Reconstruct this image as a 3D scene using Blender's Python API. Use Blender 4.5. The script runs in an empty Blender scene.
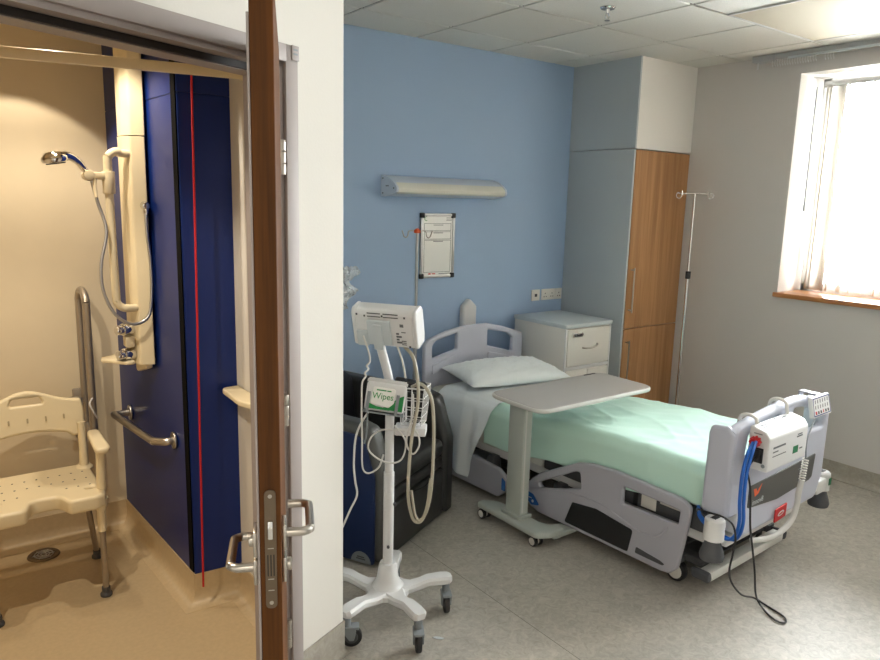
import bpy, bmesh, math, random
from mathutils import Vector, Matrix, noise
random.seed(7)
sc = bpy.context.scene
COL = sc.collection
PI = math.pi
def rad(a): return math.radians(a)

# ------------------------------------------------------------------ materials
def lin(c):
    o = []
    for v in c:
        v = v / 255.0
        o.append(v / 12.92 if v <= 0.04045 else ((v + 0.055) / 1.055) ** 2.4)
    return (o[0], o[1], o[2], 1.0)

MATS = {}
def mat(name, col, rough=0.5, metal=0.0, var=0.0, vscale=8.0, bump=0.0, bscale=60.0, spec=0.5, coat=0.0, sheen=0.0,
        stretch=None, col2=None, alpha=None, trans=0.0):
    if name in MATS: return MATS[name]
    m = bpy.data.materials.new(name); m.use_nodes = True
    nt = m.node_tree; N = nt.nodes; L = nt.links
    b = N['Principled BSDF']
    b.inputs['Base Color'].default_value = lin(col)
    b.inputs['Roughness'].default_value = rough
    b.inputs['Metallic'].default_value = metal
    b.inputs['Specular IOR Level'].default_value = spec
    b.inputs['Coat Weight'].default_value = coat
    b.inputs['Sheen Weight'].default_value = sheen
    b.inputs['Transmission Weight'].default_value = trans
    if alpha is not None: b.inputs['Alpha'].default_value = alpha
    tc = N.new('ShaderNodeTexCoord')
    mp = N.new('ShaderNodeMapping'); L.new(tc.outputs['Object'], mp.inputs['Vector'])
    if stretch: mp.inputs['Scale'].default_value = stretch
    if var > 0:
        n = N.new('ShaderNodeTexNoise'); n.inputs['Scale'].default_value = vscale; n.inputs['Detail'].default_value = 6
        L.new(mp.outputs['Vector'], n.inputs['Vector'])
        r = N.new('ShaderNodeValToRGB')
        r.color_ramp.elements[0].position = 0.3; r.color_ramp.elements[1].position = 0.7
        c2 = col2 or tuple(max(0, v * (1 - var)) for v in col)
        c1 = col if col2 else tuple(min(255, v * (1 + var * 0.5)) for v in col)
        r.color_ramp.elements[0].color = lin(c2); r.color_ramp.elements[1].color = lin(c1)
        L.new(n.outputs['Fac'], r.inputs['Fac']); L.new(r.outputs['Color'], b.inputs['Base Color'])
    if bump > 0:
        n = N.new('ShaderNodeTexNoise'); n.inputs['Scale'].default_value = bscale; n.inputs['Detail'].default_value = 4
        L.new(mp.outputs['Vector'], n.inputs['Vector'])
        bp = N.new('ShaderNodeBump'); bp.inputs['Strength'].default_value = bump; bp.inputs['Distance'].default_value = 0.01
        L.new(n.outputs['Fac'], bp.inputs['Height']); L.new(bp.outputs['Normal'], b.inputs['Normal'])
    MATS[name] = m
    return m

def wood(name, dark, light, axis='Z', scale=1.0, rough=0.4):
    if name in MATS: return MATS[name]
    m = bpy.data.materials.new(name); m.use_nodes = True
    nt = m.node_tree; N = nt.nodes; L = nt.links; b = N['Principled BSDF']; b.inputs['Roughness'].default_value = rough
    tc = N.new('ShaderNodeTexCoord'); mp = N.new('ShaderNodeMapping'); L.new(tc.outputs['Object'], mp.inputs['Vector'])
    mp.inputs['Scale'].default_value = (22 * scale, 22 * scale, 0.9 * scale) if axis == 'Z' else (22 * scale, 0.9 * scale, 22 * scale)
    n = N.new('ShaderNodeTexNoise'); n.inputs['Scale'].default_value = 1.0; n.inputs['Detail'].default_value = 8; n.inputs['Distortion'].default_value = 0.4
    L.new(mp.outputs['Vector'], n.inputs['Vector'])
    mp2 = N.new('ShaderNodeMapping'); L.new(tc.outputs['Object'], mp2.inputs['Vector'])
    mp2.inputs['Scale'].default_value = (160 * scale, 160 * scale, 5 * scale) if axis == 'Z' else (160 * scale, 5 * scale, 160 * scale)
    n2 = N.new('ShaderNodeTexNoise'); n2.inputs['Scale'].default_value = 1.0; n2.inputs['Detail'].default_value = 3
    L.new(mp2.outputs['Vector'], n2.inputs['Vector'])
    mx = N.new('ShaderNodeMath'); mx.operation = 'MULTIPLY_ADD'; mx.inputs[1].default_value = 0.35
    L.new(n2.outputs['Fac'], mx.inputs[0]); L.new(n.outputs['Fac'], mx.inputs[2])
    r = N.new('ShaderNodeValToRGB'); r.color_ramp.elements[0].position = 0.45; r.color_ramp.elements[1].position = 0.88
    r.color_ramp.elements[0].color = lin(dark); r.color_ramp.elements[1].color = lin(light)
    L.new(mx.outputs[0], r.inputs['Fac']); L.new(r.outputs['Color'], b.inputs['Base Color'])
    MATS[name] = m
    return m

def floor_mat(name, base, dark, light, rough, seam_x=None):
    m = bpy.data.materials.new(name); m.use_nodes = True
    nt = m.node_tree; N = nt.nodes; L = nt.links; b = N['Principled BSDF']; b.inputs['Roughness'].default_value = rough
    tc = N.new('ShaderNodeTexCoord')
    n = N.new('ShaderNodeTexNoise'); n.inputs['Scale'].default_value = 26; n.inputs['Detail'].default_value = 9; n.inputs['Roughness'].default_value = 0.72; n.inputs['Distortion'].default_value = 1.2
    L.new(tc.outputs['Object'], n.inputs['Vector'])
    r = N.new('ShaderNodeValToRGB'); cr = r.color_ramp
    cr.elements[0].position = 0.33; cr.elements[0].color = lin(dark)
    cr.elements[1].position = 0.70; cr.elements[1].color = lin(light)
    e = cr.elements.new(0.5); e.color = lin(base)
    L.new(n.outputs['Fac'], r.inputs['Fac'])
    out = r.outputs['Color']
    if seam_x is not None:
        sp = N.new('ShaderNodeSeparateXYZ'); L.new(tc.outputs['Object'], sp.inputs[0])
        d = N.new('ShaderNodeMath'); d.operation = 'SUBTRACT'; d.inputs[1].default_value = seam_x; L.new(sp.outputs['X'], d.inputs[0])
        a = N.new('ShaderNodeMath'); a.operation = 'ABSOLUTE'; L.new(d.outputs[0], a.inputs[0])
        l = N.new('ShaderNodeMath'); l.operation = 'LESS_THAN'; l.inputs[1].default_value = 0.0016; L.new(a.outputs[0], l.inputs[0])
        mx = N.new('ShaderNodeMix'); mx.data_type = 'RGBA'; L.new(l.outputs[0], mx.inputs['Factor'])
        L.new(out, mx.inputs['A']); mx.inputs['B'].default_value = lin(tuple(v * 0.72 for v in dark)); out = mx.outputs['Result']
    L.new(out, b.inputs['Base Color'])
    bp = N.new('ShaderNodeBump'); bp.inputs['Strength'].default_value = 0.05; L.new(n.outputs['Fac'], bp.inputs['Height']); L.new(bp.outputs['Normal'], b.inputs['Normal'])
    MATS[name] = m
    return m

def glass_mat():
    m = bpy.data.materials.new('window glass'); m.use_nodes = True
    nt = m.node_tree; N = nt.nodes; L = nt.links
    N.remove(N['Principled BSDF'])
    t = N.new('ShaderNodeBsdfTransparent'); t.inputs['Color'].default_value = (0.95, 0.98, 0.97, 1)
    g = N.new('ShaderNodeBsdfGlossy'); g.inputs['Roughness'].default_value = 0.02
    fr = N.new('ShaderNodeFresnel'); fr.inputs['IOR'].default_value = 1.45
    mx = N.new('ShaderNodeMixShader'); L.new(fr.outputs[0], mx.inputs[0]); L.new(t.outputs[0], mx.inputs[1]); L.new(g.outputs[0], mx.inputs[2])
    L.new(mx.outputs[0], N['Material Output'].inputs['Surface'])
    return m

def blind_mat():
    m = bpy.data.materials.new('blind fabric'); m.use_nodes = True
    nt = m.node_tree; N = nt.nodes; L = nt.links
    N.remove(N['Principled BSDF'])
    d = N.new('ShaderNodeBsdfDiffuse'); d.inputs['Color'].default_value = lin((232, 229, 225))
    t = N.new('ShaderNodeBsdfTranslucent'); t.inputs['Color'].default_value = lin((228, 224, 218))
    mx = N.new('ShaderNodeMixShader'); mx.inputs[0].default_value = 0.45
    L.new(d.outputs[0], mx.inputs[1]); L.new(t.outputs[0], mx.inputs[2]); L.new(mx.outputs[0], N['Material Output'].inputs['Surface'])
    return m

def plastic_mat():
    m = bpy.data.materials.new('clear plastic film'); m.use_nodes = True
    nt = m.node_tree; N = nt.nodes; L = nt.links
    b = N['Principled BSDF']; b.inputs['Base Color'].default_value = lin((238, 243, 246)); b.inputs['Roughness'].default_value = 0.15
    b.inputs['Specular IOR Level'].default_value = 0.9
    t = N.new('ShaderNodeBsdfTransparent'); mx = N.new('ShaderNodeMixShader'); mx.inputs[0].default_value = 0.5
    L.new(t.outputs[0], mx.inputs[1]); L.new(b.outputs[0], mx.inputs[2]); L.new(mx.outputs[0], N['Material Output'].inputs['Surface'])
    return m

M_white_wall = mat('white wall paint', (229, 226, 221), 0.85, bump=0.04, bscale=120)
M_grey_wall = mat('soft grey wall paint', (200, 196, 193), 0.85, bump=0.04, bscale=120)
M_reveal = mat('white plaster reveal', (236, 234, 230), 0.8)
M_door_wall = mat('white wall paint toned down', (214, 210, 202), 0.85, bump=0.04, bscale=120)  # same white wall paint, darkened to offset the strong light on these walls
M_blue_wall = mat('blue wall paint', (158, 181, 210), 0.82, bump=0.04, bscale=120)
M_bath_wall = mat('cream wet wall sheet', (222, 208, 180), 0.45, var=0.03, vscale=3)
M_tile = mat('ceiling tile', (214, 213, 207), 0.95, bump=0.25, bscale=220, var=0.03, vscale=120)
M_grid = mat('ceiling grid', (58, 58, 60), 0.6)
M_floor = floor_mat('grey marbled vinyl', (172, 167, 158), (154, 149, 140), (190, 184, 174), 0.52, seam_x=0.225)
M_skirt = floor_mat('grey vinyl skirting', (160, 154, 143), (148, 142, 132), (172, 166, 155), 0.5)
M_bath_floor = mat('tan wet room vinyl', (192, 172, 138), 0.42, var=0.03, vscale=60)
M_oak = wood('oak veneer', (148, 104, 64), (184, 138, 94), 'Z', 1.0, 0.42)
M_door_oak = wood('brown door edge', (66, 36, 8), (102, 60, 18), 'Z', 1.4, 0.6)
M_door_oak.node_tree.nodes['Principled BSDF'].inputs['Specular IOR Level'].default_value = 0.2
M_sill = wood('wood sill', (150, 92, 48), (196, 138, 86), 'Y', 1.0, 0.3)
M_frame = mat('grey brown door frame', (158, 148, 144), 0.55)
M_frame_dark = mat('door seal', (38, 33, 30), 0.7)
M_steel = mat('satin steel', (190, 184, 176), 0.28, 1.0)
M_chrome = mat('chrome', (225, 225, 225), 0.08, 1.0)
M_bronze = mat('dull lock plate', (118, 104, 88), 0.4, 0.9)
M_alu = mat('anodised aluminium', (190, 190, 190), 0.35, 0.9)
M_grey_alu = mat('grey aluminium tube', (165, 155, 142), 0.38, 0.7)
M_lilac = mat('lilac grey moulded plastic', (188, 191, 205), 0.45)
M_lilac_rail = mat('mid grey moulded plastic', (170, 170, 180), 0.45)
M_white_pl = mat('white plastic', (212, 212, 212), 0.35)
M_off_white = mat('off white laminate', (214, 211, 205), 0.5)
M_pale_grey = mat('pale blue grey laminate', (190, 198, 202), 0.5)
M_panel_grey = mat('blue grey panel', (176, 183, 187), 0.6)
M_cream = mat('cream plastic', (228, 214, 180), 0.35)
M_dark = mat('black plastic', (24, 24, 26), 0.45)
M_rubber = mat('dark grey rubber', (74, 75, 79), 0.65)
M_dgrey = mat('dark grey plastic', (70, 71, 74), 0.5)
M_midgrey = mat('mid grey plastic', (128, 134, 138), 0.5)
M_track = mat('grey painted track', (172, 174, 176), 0.4)
M_red = mat('red plastic', (190, 28, 34), 0.45)
M_redcord = mat('red cord', (190, 16, 24), 0.6)
M_orange = mat('orange plastic', (226, 92, 40), 0.45)
M_blue_pl = mat('blue plastic', (36, 96, 168), 0.45)
M_hose_blue = mat('blue hose', (18, 92, 180), 0.4)
M_green = mat('green print', (24, 140, 70), 0.5)
M_greent = mat('dark green print', (22, 110, 70), 0.5)
M_navy = mat('navy vinyl', (6, 32, 76), 0.45)
M_vinyl = mat('charcoal vinyl', (46, 46, 46), 0.38, bump=0.06, bscale=150)
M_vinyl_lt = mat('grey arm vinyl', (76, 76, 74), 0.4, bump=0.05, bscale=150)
M_navy_in = mat('black seat back vinyl', (20, 22, 28), 0.5)
M_mint = mat('mint green sheet', (196, 231, 218), 0.85, bump=0.12, bscale=18, sheen=0.2)
M_white_cl = mat('white cotton', (226, 232, 234), 0.85, bump=0.12, bscale=22, sheen=0.2)
M_mattress = mat('pale mattress cover', (196, 196, 190), 0.6)
M_bluepanel = mat('blue laminate panel', (14, 40, 108), 0.35, spec=.35)
M_tabletop = mat('grey laminate', (164, 160, 155), 0.4)
M_table_edge = mat('pale table edge', (200, 200, 196), 0.4)
M_table_leg = mat('pale green grey paint', (176, 182, 176), 0.45)
M_innov = mat('graphite label', (82, 82, 80), 0.45)
M_print = mat('printed grey', (92, 94, 98), 0.6)
M_hose = mat('beige grey hose', (170, 164, 148), 0.45)
M_cable = mat('pale cable', (206, 204, 200), 0.45)
M_board = mat('glossy white board', (236, 236, 232), 0.15)
M_plate = mat('white socket plate', (226, 222, 214), 0.35)
M_lampw = mat('lamp cover', (224, 222, 210), 0.4)
M_lampb = mat('lamp body', (204, 212, 224), 0.35)
M_light_panel = mat('beige ceiling panel', (206, 198, 180), 0.7, spec=.25)
M_glass = glass_mat()
M_blind = blind_mat()
M_film = plastic_mat()

# ------------------------------------------------------------------ mesh builder
def frame_of(d):
    d = d.normalized()
    a = Vector((0, 0, 1)) if abs(d.z) < 0.95 else Vector((1, 0, 0))
    u = d.cross(a).normalized(); v = d.cross(u).normalized()
    return u, v

def smooth_path(pts, n=6, closed=False):
    P = [Vector(p) for p in pts]
    if len(P) < 3 or n <= 1: return P
    out = []
    K = len(P)
    rng = range(K) if closed else range(K - 1)
    for i in rng:
        p0 = P[(i - 1) % K] if (closed or i > 0) else P[0] * 2 - P[1]
        p1 = P[i]; p2 = P[(i + 1) % K]
        p3 = P[(i + 2) % K] if (closed or i + 2 < K) else P[-1] * 2 - P[-2]
        for k in range(n):
            t = k / n
            out.append(0.5 * ((2 * p1) + (-p0 + p2) * t + (2 * p0 - 5 * p1 + 4 * p2 - p3) * t * t + (-p0 + 3 * p1 - 3 * p2 + p3) * t ** 3))
    if not closed: out.append(P[-1])
    return out

def round_poly(pts, r, n=5):
    """2D polygon with filleted corners; r number or list."""
    K = len(pts); out = []
    for i in range(K):
        a = Vector(pts[i - 1]); b = Vector(pts[i]); c = Vector(pts[(i + 1) % K])
        rr = r[i] if isinstance(r, (list, tuple)) else r
        u = (a - b); v = (c - b); lu, lv = u.length, v.length
        if rr <= 0 or lu < 1e-6 or lv < 1e-6: out.append((b.x, b.y)); continue
        u /= lu; v /= lv
        ang = math.acos(max(-1, min(1, u.dot(v))))
        if ang > PI - 0.05 or ang < 0.05: out.append((b.x, b.y)); continue
        t = min(rr / math.tan(ang / 2), lu * 0.48, lv * 0.48)
        p, q = b + u * t, b + v * t
        for k in range(n + 1):
            s = k / n
            w = p * (1 - s) ** 2 + b * 2 * s * (1 - s) + q * s * s
            out.append((w.x, w.y))
    return out

class MB:
    def __init__(self): self.bm = bmesh.new(); self.mi = 0
    def _merge(self, tmp, mx=None):
        if mx is not None: bmesh.ops.transform(tmp, matrix=mx, verts=tmp.verts)
        me = bpy.data.meshes.new('tmp'); 
        for f in tmp.faces: f.material_index = self.mi
        tmp.to_mesh(me); tmp.free(); self.bm.from_mesh(me); bpy.data.meshes.remove(me)
        return self
    def mesh(self, me, mx=None):
        t = bmesh.new(); t.from_mesh(me); bpy.data.meshes.remove(me)
        return self._merge(t, mx)
    def box(self, c, s, rot=None, bev=0.0, seg=2):
        t = bmesh.new(); bmesh.ops.create_cube(t, size=1.0)
        bmesh.ops.scale(t, vec=s, verts=t.verts)
        if bev > 0: bmesh.ops.bevel(t, geom=t.edges[:], offset=min(bev, min(s) * 0.49), segments=seg, affect='EDGES', profile=0.5)
        mx = Matrix.Translation(c)
        if rot is not None: mx = mx @ rot
        return self._merge(t, mx)
    def bb(self, x0, x1, y0, y1, z0, z1, bev=0.0, seg=2):
        return self.box(((x0 + x1) / 2, (y0 + y1) / 2, (z0 + z1) / 2), (abs(x1 - x0), abs(y1 - y0), abs(z1 - z0)), None, bev, seg)
    def cyl(self, p, q, r, r2=None, seg=20, bev=0.0):
        p = Vector(p); q = Vector(q); r2 = r if r2 is None else r2
        t = bmesh.new(); d = q - p
        bmesh.ops.create_cone(t, cap_ends=True, segments=seg, radius1=r, radius2=r2, depth=d.length)
        if bev > 0:
            es = [e for e in t.edges if abs(e.verts[0].co.z - e.verts[1].co.z) < 1e-6]
            bmesh.ops.bevel(t, geom=es, offset=bev, segments=2, affect='EDGES', profile=0.5)
        mx = Matrix.Translation((p + q) / 2) @ d.to_track_quat('Z', 'Y').to_matrix().to_4x4()
        return self._merge(t, mx)
    def sph(self, c, r, s=(1, 1, 1), rot=None, u=20, v=12):
        t = bmesh.new(); bmesh.ops.create_uvsphere(t, u_segments=u, v_segments=v, radius=r)
        bmesh.ops.scale(t, vec=s, verts=t.verts)
        mx = Matrix.Translation(c)
        if rot is not None: mx = mx @ rot
        return self._merge(t, mx)
    def tube(self, pts, r, seg=10, n=6, closed=False):
        P = smooth_path(pts, n, closed); t = bmesh.new(); rings = []
        K = len(P); u = None
        for i in range(K):
            if closed: d = P[(i + 1) % K] - P[i - 1]
            else: d = P[min(i + 1, K - 1)] - P[max(i - 1, 0)]
            if d.length < 1e-9: d = Vector((0, 0, 1))
            d.normalize()
            if u is None: u, v = frame_of(d)
            else:
                u = (u - d * u.dot(d)); u = u.normalized() if u.length > 1e-6 else frame_of(d)[0]
                v = d.cross(u)
            rr = r(i / (K - 1)) if callable(r) else r
            rings.append([t.verts.new(P[i] + (u * math.cos(2 * PI * k / seg) + v * math.sin(2 * PI * k / seg)) * rr) for k in range(seg)])
        for i in range(K if closed else K - 1):
            A = rings[i]; Bn = rings[(i + 1) % K]
            for k in range(seg): t.faces.new((A[k], A[(k + 1) % seg], Bn[(k + 1) % seg], Bn[k]))
        if not closed:
            t.faces.new(rings[0][::-1]); t.faces.new(rings[-1])
        bmesh.ops.recalc_face_normals(t, faces=t.faces)
        return self._merge(t)
    def lathe(self, prof, mx=None, seg=24):
        t = bmesh.new(); rings = []
        for (r, z) in prof:
            if r < 1e-5: rings.append([t.verts.new((0, 0, z))])
            else: rings.append([t.verts.new((r * math.cos(2 * PI * k / seg), r * math.sin(2 * PI * k / seg), z)) for k in range(seg)])
        for A, Bn in zip(rings, rings[1:]):
            for k in range(seg):
                a0 = A[k % len(A)]; a1 = A[(k + 1) % len(A)]; b0 = Bn[k % len(Bn)]; b1 = Bn[(k + 1) % len(Bn)]
                vs = []
                for w in (a0, a1, b1, b0):
                    if w not in vs: vs.append(w)
                if len(vs) > 2: t.faces.new(vs)
        if len(rings[0]) > 1: t.faces.new(rings[0][::-1])
        if len(rings[-1]) > 1: t.faces.new(rings[-1])
        bmesh.ops.recalc_face_normals(t, faces=t.faces)
        return self._merge(t, mx)
    def plate(self, outer, holes=(), th=0.02, bev=0.003, mx=None, res=2):
        """flat plate in local XY, centred on z=0, with holes and rounded rims."""
        cu = bpy.data.curves.new('tmpc', 'CURVE'); cu.dimensions = '2D'; cu.fill_mode = 'BOTH'
        cu.extrude = max(th / 2 - bev, 0.0001); cu.bevel_depth = bev; cu.bevel_resolution = res; cu.offset = -bev
        def area(q): return sum(q[i - 1][0] * q[i][1] - q[i][0] * q[i - 1][1] for i in range(len(q)))
        for n_, poly in enumerate([outer] + list(holes)):
            if (area(poly) > 0) != (n_ == 0): poly = poly[::-1]
            s = cu.splines.new('POLY'); s.points.add(len(poly) - 1); s.use_cyclic_u = True
            for p, w in zip(s.points, poly): p.co = (w[0], w[1], 0, 1)
        return self.mesh(curve_mesh(cu), mx)
    def grid(self, f, nu, nv):
        t = bmesh.new()
        V = [[t.verts.new(f(i / nu, j / nv)) for j in range(nv + 1)] for i in range(nu + 1)]
        for i in range(nu):
            for j in range(nv): t.faces.new((V[i][j], V[i + 1][j], V[i + 1][j + 1], V[i][j + 1]))
        return self._merge(t)
    def text(self, s, size, mx, th=0.0006, align='CENTER'):
        cu = bpy.data.curves.new('tmpt', 'FONT'); cu.body = s; cu.size = size; cu.extrude = th; cu.align_x = align; cu.align_y = 'CENTER'; cu.resolution_u = 3
        return self.mesh(curve_mesh(cu), mx)

def curve_mesh(cu):
    ob = bpy.data.objects.new('tmpo', cu); COL.objects.link(ob)
    dg = bpy.context.evaluated_depsgraph_get(); dg.update()
    me = bpy.data.meshes.new_from_object(ob.evaluated_get(dg))
    bpy.data.objects.remove(ob); bpy.data.curves.remove(cu)
    return me

ROOTM = {}
def rootm(o):
    while o.parent is not None: o = o.parent
    return ROOTM.get(o.name, Matrix.Identity(4))

def obj(name, mb, mats, parent=None, local=False, sharp=38, solid=0.0, subd=0, label=None):
    """link one mesh; mb is in world coordinates unless local (then in the root's frame)."""
    bm = mb.bm
    base = Vector((0, 0, 0))
    if parent is None:
        lo = Vector((1e9,) * 3); hi = Vector((-1e9,) * 3)
        for v in bm.verts:
            for k in range(3): lo[k] = min(lo[k], v.co[k]); hi[k] = max(hi[k], v.co[k])
        base = Vector(((lo.x + hi.x) / 2, (lo.y + hi.y) / 2, lo.z))
        bmesh.ops.translate(bm, vec=-base, verts=bm.verts)
    elif not local:
        bmesh.ops.transform(bm, matrix=rootm(parent).inverted(), verts=bm.verts)
    bm.normal_update()
    for f in bm.faces: f.smooth = True
    for e in bm.edges:
        if len(e.link_faces) == 2: e.smooth = e.calc_face_angle(0) < rad(sharp)
    me = bpy.data.meshes.new(name); bm.to_mesh(me); bm.free()
    for m in (mats if isinstance(mats, (list, tuple)) else [mats]): me.materials.append(m)
    o = bpy.data.objects.new(name, me); COL.objects.link(o)
    if parent is not None: o.parent = parent
    else:
        o.location = base; ROOTM[o.name] = Matrix.Translation(base)
    if solid: md = o.modifiers.new('thickness', 'SOLIDIFY'); md.thickness = solid; md.offset = -1
    if subd: md = o.modifiers.new('smooth', 'SUBSURF'); md.levels = subd; md.render_levels = subd
    if label: o['label'] = label
    return o

def tag(o, label, cat, group=None, kind=None):
    o['label'] = label; o['category'] = cat
    if group: o['group'] = group
    if kind: o['kind'] = kind
    return o

def thing(name, label, cat, loc=(0, 0, 0), rotz=0.0, group=None):
    o = bpy.data.objects.new(name, None); COL.objects.link(o)
    o.location = loc; o.rotation_euler = (0, 0, rotz); o.empty_display_size = 0.1
    ROOTM[o.name] = Matrix.Translation(loc) @ Matrix.Rotation(rotz, 4, 'Z')
    return tag(o, label, cat, group)

def struct(name, mb, m, label=None, cat=None, parent=None, **k):
    o = obj(name, mb, m, parent, **k)
    if parent is None:
        o['kind'] = 'structure'
        if label: o['label'] = label
        if cat: o['category'] = cat
    return o

def copy_tree(src, name_parent=None):
    c = src.copy(); COL.objects.link(c)
    if name_parent is not None:
        c.parent = name_parent; c.matrix_parent_inverse = src.matrix_parent_inverse.copy()
    for ch in list(src.children): copy_tree(ch, c)
    return c

def basis(x, y, z, o=(0, 0, 0)):
    m = Matrix.Identity(4)
    for i, a in enumerate((x, y, z)):
        a = Vector(a)
        for k in range(3): m[k][i] = a[k]
    for k in range(3): m[k][3] = o[k]
    return m
def YZ(x):  # plate xy -> world y,z at x
    return basis((0, 1, 0), (0, 0, 1), (1, 0, 0), (x, 0, 0))
def XZ(y):  # plate xy -> world x,z at y, facing -y
    return basis((1, 0, 0), (0, 0, 1), (0, -1, 0), (0, y, 0))

# ================================================================== SETTING
H = 2.70
t = rad(22.5)
WD = Vector((math.cos(t), math.sin(t), 0)); WN = Vector((-math.sin(t), math.cos(t), 0))
COR = Vector((-0.848, -1.344, 0))
MW = basis(WD, WN, (0, 0, 1), COR)          # door-wall frame: s along, n into the bathroom, z up
def W(s, n, z): return MW @ Vector((s, n, z))

# floors
b = MB(); b.bb(-3.8, 3.1, -5.3, 0.46, -0.1, 0.0); struct('floor', b, M_floor, 'grey marbled sheet vinyl floor of the bedroom', 'floor')
b = MB()
tb = bmesh.new()
poly = [(-3.0, 0.26), (-0.99, 0.26), (-0.99, -1.27)] + [tuple(W(s, 0.06, 0).xy) for s in (-0.15, -2.3)] + [(-3.0, -2.15)]
tf = tb.faces.new([tb.verts.new((x, y, 0.003)) for x, y in poly]); r_ = bmesh.ops.extrude_face_region(tb, geom=[tf])
bmesh.ops.translate(tb, vec=(0, 0, -0.003), verts=[v for v in r_['geom'] if isinstance(v, bmesh.types.BMVert)]); bmesh.ops.recalc_face_normals(tb, faces=tb.faces)
b._merge(tb); struct('floor_bathroom', b, M_bath_floor, 'tan sheet vinyl floor of the shower room', 'floor')

# ceiling: tile slabs hung in a grid
b = MB(); b.mi = 1; b.bb(-3.8, 3.1, -5.3, 0.46, H + 0.008, H + 0.06); b.mi = 0
TX = 0.6
for i in range(-7, 5):
    for j in range(-1, 9):
        x0, x1 = i * TX + 0.0065, (i + 1) * TX - 0.0065
        y0, y1 = -j * TX - TX + 0.0065, -j * TX - 0.0065
        x1 = min(x1, 2.66); y1 = min(y1, 0.355)
        if x1 - x0 < 0.02 or y1 - y0 < 0.02 or y0 < -5.3 or x0 < -3.8: continue
        b.bb(x0, x1, y0, y1, H, H + 0.009, bev=0.004, seg=1)
struct('ceiling', b, [M_tile, M_grid], 'suspended ceiling of square white tiles', 'ceiling')
b = MB(); b.bb(-3.0, -0.86, -2.3, 0.3, 2.42, 2.47)
bmesh.ops.bisect_plane(b.bm, geom=b.bm.verts[:] + b.bm.edges[:] + b.bm.faces[:], plane_co=W(0, 0.06, 0), plane_no=-WN, clear_outer=True)
bmesh.ops.holes_fill(b.bm, edges=b.bm.edges[:]); struct('ceiling_bathroom', b, M_bath_wall)

# bedroom walls
b = MB(); b.bb(-0.9, 2.95, 0.36, 0.46, 0, H + 0.05); struct('wall_back', b, M_blue_wall, 'blue painted wall behind the bed head', 'wall')
WY0, WY1, WZ0, WZ1, WX = -3.72, -1.02, 1.15, 2.57, 2.66
b = MB()
b.bb(WX, WX + 0.42, WY1, 0.46, 0, H + 0.05); b.bb(WX, WX + 0.42, -5.3, WY0, 0, H + 0.05)
b.bb(WX, WX + 0.42, WY0, WY1, 0, WZ0); b.bb(WX, WX + 0.42, WY0, WY1, WZ1, H + 0.05)
b.bm.normal_update()
for f in b.bm.faces:
    if abs(f.normal.x) < .5: f.material_index = 1
struct('wall_right', b, [M_grey_wall, M_reveal], 'pale grey wall with the window in it', 'wall')
b = MB(); b.bb(-3.8, 2.95, -5.4, -5.3, 0, H + 0.05); struct('wall_front', b, M_white_wall)
b = MB(); b.bb(-3.9, -3.8, -5.4, 0.46, 0, H + 0.05); struct('wall_left', b, M_white_wall)
# diagonal door wall with its opening; clear opening s -1.22 .. -0.30
S0, S1, DH = -1.245, -0.272, 2.112
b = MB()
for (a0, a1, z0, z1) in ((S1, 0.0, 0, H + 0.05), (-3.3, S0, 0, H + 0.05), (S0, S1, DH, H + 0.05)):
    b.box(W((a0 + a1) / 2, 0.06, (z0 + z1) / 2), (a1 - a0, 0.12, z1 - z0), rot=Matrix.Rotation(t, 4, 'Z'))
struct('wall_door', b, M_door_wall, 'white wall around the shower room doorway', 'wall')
# pod side wall between bedroom and shower room
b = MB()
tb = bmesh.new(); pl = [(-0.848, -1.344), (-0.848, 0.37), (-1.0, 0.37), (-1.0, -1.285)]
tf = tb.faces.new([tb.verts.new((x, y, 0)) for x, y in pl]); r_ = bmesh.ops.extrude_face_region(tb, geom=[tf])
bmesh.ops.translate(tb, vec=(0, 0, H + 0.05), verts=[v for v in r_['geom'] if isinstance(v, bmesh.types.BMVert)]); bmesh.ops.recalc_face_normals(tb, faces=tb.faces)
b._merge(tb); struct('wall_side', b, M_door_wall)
# shower room walls
b = MB(); b.bb(-3.1, -0.95, 0.25, 0.37, 0, H); struct('wall_bathroom_back', b, M_bath_wall, 'cream back wall of the shower room', 'wall')
b = MB(); b.bb(-3.1, -3.0, -2.3, 0.3, 0, H); struct('wall_bathroom_left', b, M_bath_wall)
# blue panelled pillar
PB = (-1.247, 0.25); PF = (-1.196, -0.70)
b = MB()
def prism(b, pl, z0, z1):
    tb = bmesh.new(); tf = tb.faces.new([tb.verts.new((x, y, z0)) for x, y in pl]); r_ = bmesh.ops.extrude_face_region(tb, geom=[tf])
    bmesh.ops.translate(tb, vec=(0, 0, z1 - z0), verts=[v for v in r_['geom'] if isinstance(v, bmesh.types.BMVert)]); bmesh.ops.recalc_face_normals(tb, faces=tb.faces)
    b._merge(tb)
prism(b, [PB, PF, (-1.0, -0.715), (-1.0, 0.25)], 0, 2.078)
prism(b, [PB, PF, (-1.0, -0.715), (-1.0, 0.25)], 2.082, 2.42)
prism(b, [(PB[0] + .004, PB[1]), (PF[0] + .004, PF[1] + .004), (-1.0, -0.711), (-1.0, 0.25)], 2.07, 2.09)
b.mi = 1
pd = (Vector((*PF, 0)) - Vector((*PB, 0))).normalized(); pa = math.atan2(pd.y, pd.x)
pc = Vector((*PF, 0)) - pd * 0.03
b.box((pc.x - 0.002, pc.y, 1.28), (0.045, 0.006, 2.28), rot=Matrix.Rotation(pa, 4, 'Z'))
b.mi = 0
struct('wall_bathroom_panel', b, [M_bluepanel, mat('matt black gap', (8, 8, 9), .9, spec=.1)], 'glossy dark blue panelled wall carrying the shower', 'wall')

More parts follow.
